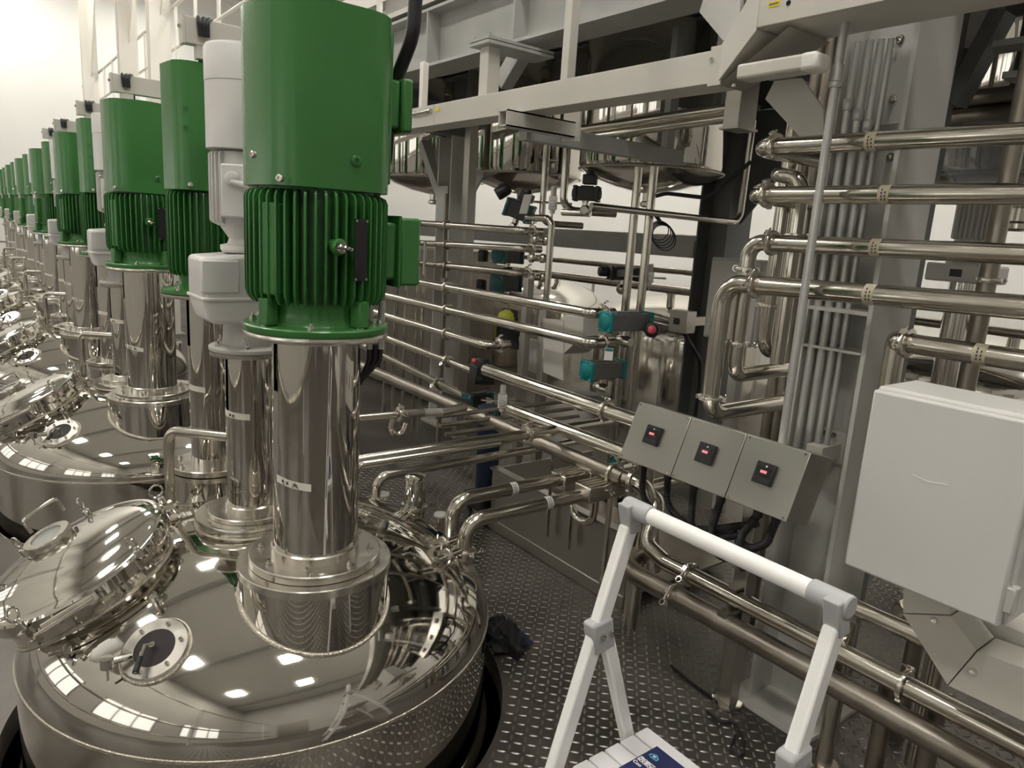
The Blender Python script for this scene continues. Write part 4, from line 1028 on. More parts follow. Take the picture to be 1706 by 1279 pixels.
# leg that props the floor pipes
t = thing('pipe_support', 'square steel leg with foot ring propping the floor pipes', 'support', (2.06, 1.285, 0))
part('leg', MB().box((2.038, 1.262, .0), (2.092, 1.315, .80)), 'brushed', t, .003)
part('foot_ring', MB().lathe((2.065, 1.288, 0), [(.05, 0), (.055, .004), (.055, .014), (.045, .016)], 28), 'polished', t)
part('bracket', MB().box((1.955, 1.27, .372), (2.05, 1.305, .386)), 'brushed', t); part('bracket', MB().box((1.99, 1.27, .46), (2.05, 1.305, .468)), 'brushed', t)
for k, (px, py, l) in enumerate(((1398, 1120, 'right of the ladder'), (1480, 1150, 'under the enclosure, left'), (1560, 1180, 'under the enclosure, right'))):
    q = W(px, py, X=2.07); t = thing('pipe_support', 'round steel leg under the low pipes, '+l, 'support', (2.07, q.y, 0))
    part('leg', MB().cyl((2.07, q.y, 0), (2.07, q.y, .40 if k else .5), .026, n=18), 'pipe_steel' if k == 0 else 'dull_steel', t)
    part('foot', MB().lathe((2.07, q.y, 0), [(.045, 0), (.045, .008), (.03, .012)], 20), 'dull_steel', t)
q = W(1452, 1155, X=2.2)
t = thing('pipe', 'looped elbow pipe with clamp low behind the right floor pipes', 'pipe', (2.3, q.y, .2))
part('tube', MB().tube([(2.6, q.y, .50), (2.25, q.y, .50), (2.25, q.y-.14, .50), (2.25, q.y-.14, .05)], .028, 16, .07, 8), 'pipe_steel', t); clamp(t, Vector((2.42, q.y, .5)), (1,0,0), .028); clamp(t, Vector((2.25, q.y-.14, .30)), (0,0,1), .028)
# big dull header and two bright pipes at mid height
XH = 2.06
h0 = W(633, 623, X=XH); h1 = W(1040, 797, X=XH)
p = pipe('long dull grey header pipe sloping past below the manifold', [h0+(h0-h1)*.8, h1+Vector((0, .0, 0))], .034, 'dull_steel', clamps=((0, .985, .8),))
p = pipe('bright elbow at the near end of the dull header, turning down beside the ladder', [h1, h1+Vector((.03, -.10, 0)), Vector((2.13, 1.745, .30)), ], .034, bend=.07, clamps=((0, .35, .8),))
q = W(1078, 885, X=2.10); 
t = thing('pipe', 'vertical tee pipe with white sticker left of the ladder handle', 'pipe', (2.10, 1.83, 0))
part('tube', MB().cyl((2.13, 1.83, .0), (2.13, 1.83, .74), .033, n=20).cyl((2.13, 1.83, .62), (2.4, 1.83, .62), .03, n=18), 'pipe_steel', t)
band(t, Vector((2.13, 1.83, .58)), (0,0,1), .033, .03, 'white')
a, b = zline(813, 617, 1062, 702, XH)
p = pipe('upper of two bright pipes running into the back of the control boxes', [a+(a-b)*.02, b+(b-a)*.35], .030, clamps=((0, .62, 1.2),))
a, b = zline(850, 682, 1045, 756, XH)
p = pipe('lower of two bright pipes running into the back of the control boxes', [a, b+(b-a)*.4], .030)

# ------------------------------------------------------------------ pipes from the vessel across to the rack
def xpipe(label, base, corner, x1, r, extra=(), bandx=None, y=None):
    pts = [base, Vector((base.x, base.y, corner))]+[Vector((x1, base.y, corner-.005))]+list(extra)
    p = pipe(label, pts, r, bend=r*2.6, clamps=((0, .42, .3), (1, .70, 2.2)))
    if bandx: band(p, Vector((bandx, base.y, corner-.002)), (1,0,0), r, .03, 'white')
    return p
xpipe('front one of two stainless pipes leaving the shoulder of the nearest vessel', Vector((1.348, 1.955, .40)), .592, 2.30, .0265, (), 1.72)
xpipe('rear one of two stainless pipes leaving the shoulder of the nearest vessel', Vector((1.385, 2.10, .36)), .612, 2.32, .0265, (), 1.66)
p = thing('pipe', 'clamped stub nozzle lying on the shoulder of the nearest vessel', 'pipe', (1.26, 1.86, .4))
for k, (px, py) in enumerate(((722, 918), (728, 938))):
    q = dome_pt(px, py)+Vector((0, 0, .012)); part('stub', MB().tube([q, q+Vector((.10, .02, .0))], .012, 12), 'pipe_steel', p)
    inst('clamp', ('clamp', .012), clamp_build(.012), 'machined', p, q+Vector((.045, .01, 0)), (1, .2, 0))
# long insulated hose pair, upper crossing pipes
ya = 2.30
zA = W(640, 762, Y=ya).z
p = pipe('upper crossing pipe from behind the wide tube to the rack', [Vector((1.04, ya, .57)), Vector((1.04, ya, zA)), Vector((2.4, ya, zA+.01))], .024, bend=.05, clamps=((1, .62, 1),))
yb = 2.58; zB = W(700, 782, Y=yb).z
p = pipe('short bent pipe rising from the far shoulder of the nearest vessel', [W(627, 830, Y=yb)-Vector((0,0,.05)), Vector((W(627, 830, Y=yb).x, yb, zB)), Vector((2.5, yb, zB+.01))], .020, bend=.055, clamps=((0, .35, 1),))
pipe('slim vertical pipe close behind the nearest wide tube', [Vector((1.0, 2.12, .56)), Vector((1.0, 2.12, .80)), Vector((1.6, 2.12, .80))], .012, bend=.03)
for k in range(3):
    z_ = .60+.03*k; pipe('%s thin steel line under the crossing pipes' % ('lowest', 'middle', 'highest')[k], [(1.75, 2.75+.05*k, z_+.05), (2.6, 2.75+.05*k, z_+.05)], .011, 'dull_steel')
# braided hose
hY = 2.40
h = [W(592, 694, Y=hY), W(665, 690, Y=hY), W(680, 689, Y=hY), W(705, 687, Y=hY), W(735, 686, Y=hY), W(765, 680, Y=hY)]
t = thing('hose', 'braided stainless hose with ferrule ends leading to the dark valve', 'hose', h[0])
part('rigid_end', MB().tube([h[0]-Vector((.3, 0, 0)), h[1]], .0135, 14), 'pipe_steel', t)
part('braid', MB().tube(h[2:], .0155, 14), 'braid', t)
part('ferrule', MB().cyl(h[1], h[3], .0175, n=16), 'pipe_steel', t)
clamp(t, h[1], h[2]-h[1], .016, 2.0)
part('end_ferrule', MB().cyl(h[4], h[5]+Vector((.03, 0, .004)), .0175, n=16), 'machined', t)
part('loose_end', MB().tube([h[1]+Vector((-.01, .03, -.01)), h[1]+Vector((-.02, .03, -.08)), h[1]+Vector((.03, .03, -.10)), h[1]+Vector((.05, .03, -.05))], .011, 10, .03), 'pipe_steel', t)

# ------------------------------------------------------------------ manifold pipes
XM = 2.55
mp = [(('topmost', 368), (870, 384), 2.85), (('second', 402), (868, 414), 2.85), (('third', 433), (862, 455), 2.85),
      (('fourth', 462), (985, 522), XM), (('fifth', 494), (985, 572), XM), (('sixth', 528), (812, 576), XM-.1)]
for k, ((l, y0), (x1, y1), X) in enumerate(mp):
    a, b = W(650, y0, X=X), W(x1, y1, X=X); far = a+(a-b)*.8
    r = .0235 if k < 3 else .0275
    p = pipe('%s of the manifold pipes counted from above, right of the green motor' % l, [far, b, b+Vector((.16, -.0, 0))], r, bend=.055, clamps=((1, .55, 1.0),))
    for px in (745,):
        f = W(px, y0+(y1-y0)*(px-650)/(x1-650), X=X); clamp(p, f, (0, 1, 0), r*.99, 2.6)
for k, (y0, x1, y1, l) in enumerate(((565, 800, 622, 'seventh'), (598, 775, 660, 'eighth'))):
    X = XM-.15; a, b = W(650, y0, X=X), W(x1, y1, X=X)
    p = pipe('%s of the manifold pipes counted from above, right of the green motor' % l, [a+(a-b)*.8, b], .024, clamps=((0, .83, 2.5),))
# strut that carries them
t = thing('pipe_strut', 'slotted vertical strut holding the manifold pipes with U-clamps', 'support', (2.6, 3.9, 0))
q = W(745, 420, X=2.60); part('strut', MB().box((2.58, q.y-.012, 0), (2.605, q.y+.012, 1.27)), 'dull_steel', t)
q2 = W(745, 420, X=2.92); part('upper_strut', MB().box((2.88, q2.y-.012, 1.2), (2.905, q2.y+.012, 1.85)), 'dull_steel', t)
part('cross_arm', MB().bar((2.60, q.y, 1.22), (2.89, q2.y, 1.22), .02, .02), 'brushed', t)
# tall thin vertical pipes behind the nearest tube
for k, px in enumerate((640, 655, 672, 690, 700)):
    q = W(px, 640, X=2.75); pipe('%s of the thin vertical pipes behind the crossing hose, from the left' % ('first', 'second', 'third', 'fourth', 'fifth')[k], [(2.75, q.y, 0), (2.75, q.y, 1.5)], .012, n=10)
for k, (px, X) in enumerate(((872, 2.75), (905, 2.75))):
    q = W(px, 600, X=X); t = thing('steel_post', '%s post of the stainless valve frame' % ('left', 'right')[k], 'post', (X, q.y, 0))
    part('section', MB().box((X-.025, q.y-.025, 0), (X+.025, q.y+.025, 1.33 if k == 0 else 1.2)), 'brushed', t, .003)
    part('foot_plate', MB().box((X-.05, q.y-.05, 0), (X+.05, q.y+.05, .01)), 'brushed', t)
# pair of verticals in front of the second column row
for k, px in enumerate((1043, 1068)):
    q = W(px, 500, X=3.05); pipe('%s of the pair of vertical pipes right of the teal actuators' % ('left', 'right')[k], [(3.05, q.y, 0), (3.05, q.y, 2.0)], .024)
q = W(915, 430, X=2.95); pipe('vertical pipe with a top bend feeding the three stacked valves', [(2.95, q.y, .0), (2.95, q.y, 1.70), (2.95, q.y+.25, 1.70)], .022, bend=.06)
q = W(905, 330, X=3.0); q1 = W(908, 372, X=3.0)
pipe('left hanging U-bend pipe under the hanging vessel', [(3.0, q.y, 2.4), (3.0, q.y, q1.z), (3.25, q.y-.12, q1.z)], .021, bend=.07)
q = W(941, 300, X=2.9); q1 = W(945, 350, X=2.9)
pipe('right hanging U-bend pipe under the hanging vessel', [(2.9, q.y, 2.35), (2.9, q.y, q1.z), (3.2, q.y-.15, q1.z)], .023, bend=.08)
a = W(985, 343, Y=2.6); b = W(1232, 371, Y=2.6); c_ = W(1254, 200, Y=2.6)
pipe('slim pipe crossing under the hanging vessels and bending up at the right', [a, b, Vector((b.x+.01, 2.6, 2.3))], .017, bend=.07)
# floor skid with low side panel and pipes inside
t = thing('skid_frame', 'low stainless skid with side panel behind the ladder on the floor', 'skid', (2.3, 2.3, 0))
part('side_panel', MB().box((2.205, 1.95, .06), (2.215, 2.98, .34)), 'brushed', t)
part('floor_rail', MB().box((2.20, 1.95, 0), (2.26, 2.98, .062)), 'brushed', t, .003)
part('top_edge', MB().box((2.195, 1.95, .338), (2.245, 2.98, .352)), 'brushed', t)
part('end_panel', MB().box((2.205, 2.97, .0), (2.95, 2.98, .34)), 'brushed', t)
part('drip_tray', MB().box((2.215, 1.95, .05), (2.95, 2.97, .06)), 'dull_steel', t)
q = W(965, 860, X=2.17)
pipe('U-shaped drain loop in front of the skid panel', [(2.165, q.y+.06, .62), (2.165, q.y+.06, .33), (2.165, q.y-.10, .33), (2.165, q.y-.10, .62)], .018, bend=.075, n=14)
for k, px in enumerate((912, 950, 1012)):
    q = W(px, 880, X=2.17); pipe('%s thin upright rod against the skid panel' % ('left', 'middle', 'right')[k], [(2.17, q.y, .02 if k == 2 else .16), (2.17, q.y, .62)], .009 if k < 2 else .013, n=10)
t = thing('pipe_clip', 'ribbed clamp block joining the front crossing pipe', 'clamp', (1.98, 1.95, .57))
for k in range(2):
    cb = MB().box((1.90, 1.91+.15*k, .565), (2.12, 2.0+.15*k, .632)); pb = part('block', cb, 'machined', t, .006)
    for j in range(4): part('rib', MB().box((1.905, 1.915+.15*k+.023*j, .631), (2.115, 1.925+.15*k+.023*j, .638)), 'machined', pb)

v0 = W(1288, 272, X=2.30); v1 = W(1340, 285, X=2.30)
pipe('bent stainless pipe behind the first two right-hand pipes, left of the conduits', [(2.37, v0.y, 1.86), (2.30, v0.y, 1.86), (2.30, v1.y, 1.84), (2.30, v1.y, 1.2)], .026, bend=.06, clamps=((2, .3, 1),))
# ------------------------------------------------------------------ pneumatic valves
def actuator(label, c, ax, L, w, end='teal', body='anod', pos=None, lens=None, valve=True, up=(0,0,1), tagged=None, group='teal pneumatic actuators'):
    """c centre of the near end cap, ax direction of the body, L length, w half width"""
    c = Vector(c); ax = Vector(ax).normalized(); up = Vector(up); s = ax.cross(up).normalized(); u = s.cross(ax)
    t = thing('valve_actuator', label, 'actuator', c-Vector((0,0,w)), group)
    part('body', MB().obox(c+ax*(L*.5), ax*L*.5, s*w*.86, u*w*.86).obox(c+ax*(L*.5)+u*w*.9, ax*L*.35, s*w*.45, u*w*.12), body, t, .004)
    for f, dr in ((0, -1), (1, 1)):
        e = part('end_cap', MB().obox(c+ax*(L*f+dr*.009), ax*.011, s*w, u*w), end, t, .005)
        part('cap_dome', MB().lathe(c+ax*(L*f+dr*.018), [(w*.86, 0), (w*.80, .006), (w*.5, .013), (.0001, .015)], 24, ax*dr), end, e)
        for sx in (-1, 1):
            for sz in (-1, 1): inst('screw', 'socket', socket, 'polished', e, c+ax*(L*f+dr*.020)+s*w*.82*sx+u*w*.82*sz, ax*dr, 0, .8)
    if pos:
        pc = c+ax*(L*.62)+u*(w+.035); pb = part('positioner', MB().obox(pc, ax*.04, s*w*.8, u*.028), 'black', t, .006)
        part('dome_cover', MB().lathe(pc+u*.028, [(.026, 0), (.026, .016), (.02, .026), (.0001, .03)], 20, u), 'black', pb)
    if lens:
        lc = Vector(lens); d = (CAM-lc).normalized()
        lb = part('limit_switch', MB().lathe(lc+d*-.05, [(.04, 0), (.042, .03), (.036, .05), (.028, .055)], 24, d), 'black', t)
        part('indicator', MB().lathe(lc+d*.002, [(.022, 0), (.021, .008), (.012, .015), (.0001, .017)], 20, d), 'red_lens', lb)
    if valve:
        vc = c+ax*(L*.5)-u*(w+.05)
        part('valve_body', MB().cyl(vc+u*.055, vc-u*.02, w*.35, n=14).lathe(vc-s*.05, [(.022, 0), (.028, .02), (.034, .05), (.028, .08), (.022, .1)], 20, s), 'machined', t)
    if tagged:
        q = Vector(tagged); d = (CAM-q); d.z = 0; d.normalize(); e = Vector((-d.y, d.x, 0))
        tg = part('tag', MB().obox(q, e*.021, d*.0008, (0,0,.030)), 'white', t)
        part('tag_header', MB().obox(q+d*.001+Vector((0,0,.022)), e*.0195, d*.0004, (0,0,.0065)), 'teal', tg)
    return t
XV = 2.62
c1 = W(1012, 536, X=XV-.02)
actuator('upper near teal-capped actuator with red indicator lens', c1, (.97, -.1, 0), .25, .052, lens=W(1086, 549, X=XV+.2), tagged=None)
c2 = W(980, 617, X=XV-.03)
actuator('lower near teal-capped actuator with white tag', c2, (.97, -.05, 0), .21, .052, tagged=W(1014, 590, X=XV-.12))
c3 = W(1030, 772, X=2.30); actuator('teal-capped actuator half hidden under the left control box', c3, (.95, .2, 0), .12, .035, valve=False)
c4 = W(780, 668, X=2.37); t4_ = actuator('dark actuator with teal end at the hose end', c4, (.95, .1, 0), .15, .046, end='teal_dark', body='black', tagged=None)
part('mount', MB().bar(c4+Vector((.05, 0, -.03)), Vector((2.06, h0.y+(h1.y-h0.y)*.34, .70)), .02, .03), 'anod', t4_)
t = thing('valve_controller', 'dark valve controller box with pink indicator above the hose end', 'controller', W(806, 640, X=2.39))
q = W(803, 622, X=2.39)
part('case', MB().obox(q, (.055, -.02, 0), (.02, .065, 0), (0, 0, .055)), 'black', t, .008)
part('head', MB().lathe(q+Vector((-.0, .0, .05)), [(.05, 0), (.05, .022), (.038, .04), (.0001, .046)], 22), 'black', t)
part('indicator', MB().lathe(q+Vector((-.045, .02, .075)), [(.017, -.01), (.017, .012), (.009, .022), (.0001, .024)], 14, (-.6, -.7, .2)), 'red_lens', t)
part('side_plate', MB().obox(W(815, 672, X=2.36), (.001, 0, 0), (0, .03, 0), (0, 0, .032)), 'plastic_grey', t)
part('glands', MB().lathe(q+Vector((-.05, -.05, -.01)), [(.016, 0), (.016, .03)], 12, (-.6, -.7, 0)), 'black', t)
for k, (px, py, l) in enumerate(((833, 424, 'upper'), (830, 472, 'lower'))):
    c = W(px, py, X=2.92)
    actuator('%s of two dark teal actuators stacked between the manifold elbows' % l, c, (.95, .25, 0), .18, .061, end='teal_dark', body='black', pos=None, valve=True)
    k_ = W(px-28, py+2, X=2.92)
    solo('limit_switch_box', MB().lathe(k_, [(.035, -.04), (.038, -.03), (.038, .03), (.03, .04)], 20, (0,0,1)), 'black', 'round black switch box left of the %s stacked dark actuator' % l, 'switch box')
c = W(850, 345, X=2.95); actuator('dark green and black actuator at the top of the valve stack', c, (.35, -.55, -.2), .14, .062, end='teal_dark', body='black', pos=True, tagged=None)
solo('limit_switch_box', MB().lathe(W(838, 318, X=2.95), [(.04, -.05), (.045, -.03), (.045, .03), (.035, .05)], 20, (.6, -.4, .5)), 'black', 'tilted round black switch box above the valve stack', 'switch box')
solo('valve_bracket', MB().obox(W(876, 340, X=2.9), (.0, .04, .0), (.004, 0, 0), (.0, -.02, .06)), 'plastic_grey', 'white perforated bracket plate on the top actuator', 'bracket')
c = W(1020, 455, X=3.1); ta = actuator('small black actuator across the pair of vertical pipes', c, (.75, -.4, 0), .14, .042, end='black', body='black')
part('mount', MB().bar(c+Vector((.02, -.02, 0)), W(1043, 455, X=3.05), .02, .04), 'anod', ta)
solo('limit_switch_box', MB().lathe(W(1005, 452, X=3.05), [(.022, -.03), (.03, -.02), (.03, .02), (.022, .03)], 18, (.7, -.4, 0)), 'black', 'round black knob left of the small black actuator', 'switch box')
c = W(962, 322, X=2.9); tb_ = actuator('black actuator below the hanging vessels beside the right U-bend', c, (.4, -.5, .0), .11, .045, end='black', body='black', pos=True)
part('stem', MB().cyl(c+Vector((.03, -.03, -.12)), c+Vector((.03, -.03, -.02)), .012, n=10).cyl(Vector((2.9, W(941, 300, X=2.9).y, c.z-.11)), c+Vector((.06, -.06, -.11)), .02, n=12), 'machined', tb_)
c = W(985, 668, X=2.60); t = thing('valve_controller', 'dark controller block with red dot below the lower teal actuator', 'controller', c)
part('case', MB().obox(c, (.07, -.04, 0), (.02, .04, 0), (0,0,.045)), 'anod', t, .006)
part('dot', MB().lathe(c+Vector((.0, -.085, .0)), [(.011, 0), (.011, .004)], 14, (-.5, -.8, 0)), 'red_lens', t)
part('fittings', MB().cyl(c+Vector((.06, -.07, .04)), c+Vector((.06, -.07, .12)), .012, n=10).cyl(c+Vector((.09, -.09, -.05)), c+Vector((.09, -.09, .1)), .009, n=8), 'machined', t)
# manual tri-clamp valve clusters (small fittings) on the manifold
for k, (px, py, X, l) in enumerate(((900, 400, 2.93, 'top'), (895, 430, 2.93, 'middle'), (895, 462, 2.93, 'bottom'))):
    q = W(px, py, X=X); t = thing('pipe_fitting', '%s clamped fitting at the right of the valve stack' % l, 'fitting', q)
    part('body', MB().lathe(q, [(.022, -.06), (.03, -.05), (.03, -.03), (.022, -.02), (.022, .02), (.03, .03), (.03, .05), (.022, .06)], 20, (1, -.2, 0)), 'machined', t)
    part('wing', MB().torus(q+Vector((0, -.03, .0)), .012, .004, (0,1,0), 14, 6), 'polished', t)
# air regulators with gauge
def regulator(label, q, s=1.0, tagc=None):
    t = thing('air_regulator', label, 'regulator', q-Vector((0,0,.07*s)))
    d = (CAM-q); d.z = 0; d.normalize(); e = Vector((-d.y, d.x, 0)); z = Vector((0,0,1))
    part('body', MB().obox(q, e*.023*s, d*.02*s, z*.034*s), 'plastic_white', t, .004)
    part('knob', MB().lathe(q+z*.034*s, [(.018*s, 0), (.018*s, .006*s), (.015*s, .01*s), (.015*s, .045*s), (.012*s, .05*s)], 18), 'plastic_grey', t)
    part('bowl', MB().lathe(q-z*.055*s, [(.011*s, 0), (.014*s, .006*s), (.014*s, .022*s)], 16), 'plastic_white', t)
    part('drain', MB().cyl(q-z*.085*s, q-z*.052*s, .005*s, n=8), 'plastic_grey', t)
    gd = part('gauge', MB().lathe(q+d*.02*s-z*.004*s, [(.016*s, 0), (.017*s, .006*s), (.014*s, .008*s), (.0001, .008*s)], 20, d), 'plastic_grey', t)
    part('dial', MB().lathe(q+d*.0283*s-z*.004*s, [(.0125*s, 0), (.0001, .0004)], 18, d), 'white', gd)
    part('needle', MB().obox(q+d*.0290*s-z*.003*s, (e+z*.4)*.008*s, d*.0003, z*.0012*s), 'ink', gd)
    part('fitting', MB().cyl(q-e*.11*s, q+e*.10*s, .006*s, n=8), 'polished', t)
    if tagc:
        tq = Vector(tagc); tg = part('tag', MB().obox(tq, e*.0175, d*.0008, z*.027+e*-.002), 'white', t)
        part('tag_face', MB().obox(tq+d*.0010, e*.0158, d*.0004, z*.0252+e*-.002), 'tag_green', tg)
        mk = MB()
        for k in range(4): mk.obox(tq+d*.0016+z*(.014-.0095*k)-e*(.0011*(1.5-k))*-1, e*.0024, d*.0002, z*.0028)
        part('tag_print', mk, 'white', tg)
    return t
regulator('pale air regulator with dial gauge and green tag below the manifold', W(837, 668, X=2.13), 1.0, W(824, 689, X=2.12))
regulator('small grey air regulator hanging beside the left U-bend', W(921, 338, X=2.97), 1.2)
regulator('small grey air regulator right of the small black actuator', W(1083, 462, X=3.1), .9)
# pale painted guard plates between manifold elbows
t = thing('guard_plate', 'scuffed pale metal guard plate behind the two manifold elbows', 'plate', W(930, 630, X=2.72))
part('sheet', MB().prism([W(905, 530, X=2.70), W(938, 533, X=2.70), W(938, 634, X=2.70), W(905, 620, X=2.70)], (.006, 0, 0)), 'trunking', t)
part('side', MB().prism([W(938, 525, X=2.71), W(972, 530, X=2.71), W(970, 560, X=2.71), W(938, 590, X=2.71)], (.2, 0, 0)), 'trunking', t)
t = thing('guard_plate', 'plain pale metal panel left of the scuffed guard plate', 'plate', W(870, 600, X=2.8))
part('sheet', MB().prism([W(862, 560, X=2.82), W(893, 567, X=2.82), W(893, 622, X=2.82), W(862, 612, X=2.82)], (.02, 0, 0)), 'col_grey', t)
# small control station on the dark column
q = W(1137, 535, X=3.9); t = thing('control_box', 'small steel control box with black square button on the dark column', 'control box', q)
part('case', MB().obox(q, (.05, 0, 0), (0, .075, 0), (0, 0, .075)), 'brushed', t, .003)
part('button', MB().obox(q+Vector((-.052, .01, 0)), (.004, 0, 0), (0, .022, 0), (0, 0, .022)), 'black', t)
part('mount', MB().box((3.94, q.y-.03, q.z-.03), (4.2, q.y+.03, q.z+.03)), 'brushed', t)
t = thing('cable', 'black cable curving down the dark column from the small control box', 'cable', W(1158, 690, X=3.92))
part('sleeve', MB().tube([W(1140, 556, X=3.93), W(1150, 572, X=3.93), W(1166, 600, X=4.0), W(1165, 640, X=4.05), W(1157, 700, X=4.05)], .014, 10, .1), 'rubber', t)
t = thing('cable_coil', 'loose coil of thin black cable hanging under the hanging vessel', 'cable', W(1100, 405, X=3.3))
cb = MB()
for k in range(5): cb.torus(W(1098+2*k, 384+3*k, X=3.3+.01*k), .055+.006*k, .0035, (.6+.1*k, .6-.1*k, .1*k), 24, 5)
part('loops', cb, 'rubber', t)
part('tie', MB().tube([W(1098, 384, X=3.3)+Vector((0,0,.05)), W(1098, 357, Y=2.6)], .003, 6), 'rubber', t)
part('tail', MB().tube([W(1098, 384, X=3.3)+Vector((0,0,.055)), W(1085, 350, X=3.25), W(1080, 330, X=3.2), W(1110, 322, X=3.2), W(1180, 330, X=3.2), W(1250, 270, X=3.2)], .011, 8, .15), 'rubber', t)
# ------------------------------------------------------------------ hanging vessels under the platform
def hanging(label, x, y, r, zb, zc, ztop=2.83):
    t = thing('hanging_vessel', label, 'vessel', (x, y, zc), 'vessels hung under the platform')
    part('shell', MB().lathe((x, y, 0), [(r, ztop), (r, zb+.03), (r-.012, zb), (r-.03, zb-.008)][::-1], 72), 'mirror', t)
    part('cone', MB().lathe((x, y, 0), [(.05, zc), (r*.45, zc+.03), (r*.8, zb-.05), (r-.015, zb-.004)], 72), 'polished', t)
    part('outlet', MB().lathe((x, y, 0), [(.03, zc-.09), (.05, zc-.08), (.05, zc-.06), (.035, zc-.05), (.035, zc+.01)], 24), 'machined', t)
    part('rim', MB().torus((x, y, zb), r-.004, .008, (0,0,1), 72, 6), 'weld', t)
    for a in (40, 160, 280):
        d = Vector((math.cos(math.radians(a)), math.sin(math.radians(a)), 0))
        part('lug', MB().obox(Vector((x, y, 2.45))+d*(r+.05), d*.06, Vector((-d.y, d.x, 0))*.04, (0,0,.07)), 'beam_grey', t, .004)
    return t
hanging('near hanging stainless vessel with shallow cone, right of the valve stack', 3.55, 3.28, .46, 2.03, 1.90)
hanging('middle hanging stainless vessel above the valve stack', 3.55, 4.62, .46, 2.03, 1.90)
hanging('third hanging stainless vessel half hidden by the second column', 3.55, 5.96, .46, 2.03, 1.90)
hanging('dark hanging vessel behind the right-hand pipes at the top right', 3.4, 1.14, .36, 1.93, 1.82)
w0 = W(1640, 250, X=2.9)
bagm = MB(); rnd = random.Random(3); n, m = 18, 8; vs_ = []; fs = []
for j in range(m):
    for i in range(n):
        a = 2*math.pi*i/n; rr = .10*(.6+.5*math.sin(math.pi*(j+.6)/m))*(1+.25*rnd.uniform(-1, 1))
        vs_.append(w0+Vector((rr*math.cos(a)*.7, rr*math.sin(a)*1.2, -.11+.22*j/(m-1))))
for j in range(m-1):
    for i in range(n): fs.append((j*n+i, j*n+(i+1) % n, (j+1)*n+(i+1) % n, (j+1)*n+i))
solo('wrapped_motor', MB().add(vs_, fs), 'wrap', 'dark bundle wrapped in clear plastic film behind the top right pipes', 'bundle', sharp=20)
# cross arms in front of them
q = W(1000, 240, Y=2.62)
t = thing('cross_arm', 'grey square cross arm below the platform in front of the hanging vessels', 'beam', (2.65, 2.75, 2.018))
part('section', MB().box((2.10, 2.72, 2.018), (3.20, 2.78, 2.096)), 'beam_grey', t, .003)
part('hanger', MB().box((3.06, 2.73, 2.09), (3.12, 2.77, 2.7)), 'beam_grey', t)
t = thing('cross_arm', 'short pale square tube with open end under the long trunking', 'beam', (2.05, 2.59, 2.04))
tb = MB(); x0, x1, ya, yb, za, zb_ = 1.865, 2.25, 2.56, 2.62, 2.037, 2.104
tb.box((x0, ya, za), (x1, yb, za+.006)); tb.box((x0, ya, zb_-.006), (x1, yb, zb_)); tb.box((x0, ya, za), (x1, ya+.006, zb_)); tb.box((x0, yb-.006, za), (x1, yb, zb_))
part('tube', tb, 'trunking', t)
part('end_flange', MB().box((2.25, 2.535, 2.02), (2.262, 2.645, 2.2)), 'trunking', t)
pipe('upper bright pipe slung under the cross beams near the hanging vessels', [W(930, 222, X=2.72), W(1222, 180, X=2.72)], .024)
pipe('lower bright pipe slung under the cross beams near the hanging vessels', [W(930, 236, X=2.72), W(1222, 196, X=2.72)], .02)
qb = W(1228, 178, X=2.72)
t = thing('hanger_block', 'short steel hanger block at the right end of the slung pipes', 'bracket', qb)
part('block', MB().box((2.66, qb.y-.06, qb.z-.09), (2.78, qb.y+.02, 2.70)), 'brushed', t, .003)
part('foot', MB().box((2.65, qb.y-.07, qb.z-.10), (2.79, qb.y+.03, qb.z-.09)), 'brushed', t)
for k, (zz, l) in enumerate(((2.16, 'upper'), (2.10, 'lower'))):
    pipe('%s dark pipe at the top right edge behind the near column' % l, [(2.9, 1.5, zz), (2.75, -.5, zz)], .03, 'dull_steel')
# second column and brace seen right of the near column
t = thing('steel_column', 'pale column with diagonal brace right of the near column at the top', 'column', (2.6, .97, 0))
q = W(1575, 100, X=2.65)
part('section', MB().box((2.60, q.y-.03, 0), (2.70, q.y+.03, 2.5)).box((2.56, q.y-.05, 0), (2.60, q.y+.05, 2.5)), 'dark_beam', t)
part('brace', MB().bar(W(1590, 175, X=2.72), W(1672, 20, X=2.72), .05, .09, (1,0,0)), 'dark_beam', t)
part('shelf_angle', MB().box((2.70, -.2, 2.28), (2.8, q.y-.1, 2.30)).box((2.70, -.2, 2.18), (2.8, q.y-.16, 2.20)), 'beam_grey', t)
v = W(1658, 400, X=2.42); pipe('broad dull vertical pipe with a coupling at the right edge', [(2.42, v.y, .0), (2.42, v.y, 2.5)], .026, 'dull_steel', clamps=((0, .62, 1),))

# ------------------------------------------------------------------ background machines beyond the rack
def bgtank(label, x, y, r, z):
    t = thing('mixing_vessel', label, 'vessel', (x, y, 0), 'vessels beyond the rack')
    part('shell', MB().lathe((x, y, 0), [(r, 0), (r, z)]+[(r*math.cos(math.pi/2*k/12), z+r*.4*math.sin(math.pi/2*k/12)) for k in range(1, 12)]+[(.0001, z+r*.4)], 64), 'polished', t)
    for k in range(4):
        a = math.radians(200+22*k); q = Vector((x+r*.6*math.cos(a), y+r*.6*math.sin(a), z+r*.3)); part('nozzle', MB().cyl(q, q+Vector((0,0,.12)), .035, n=16).cyl(q+Vector((0,0,.11)), q+Vector((0,0,.13)), .045, n=16), 'polished', t)
    return t
bgtank('white-lit stainless vessel with small nozzles beyond the pair of vertical pipes', 5.3, 4.25, .85, .80)
bgtank('stainless vessel beyond the rack behind the right-hand pipes', 5.4, 1.9, .8, .85)
bgtank('stainless vessel beyond the rack behind the manifold', 5.3, 6.6, .85, .80)
t = thing('gear_motor', 'pale gear motor with ribbed housing seen between the right-hand pipes', 'motor', (4.9, 1.66, 1.0))
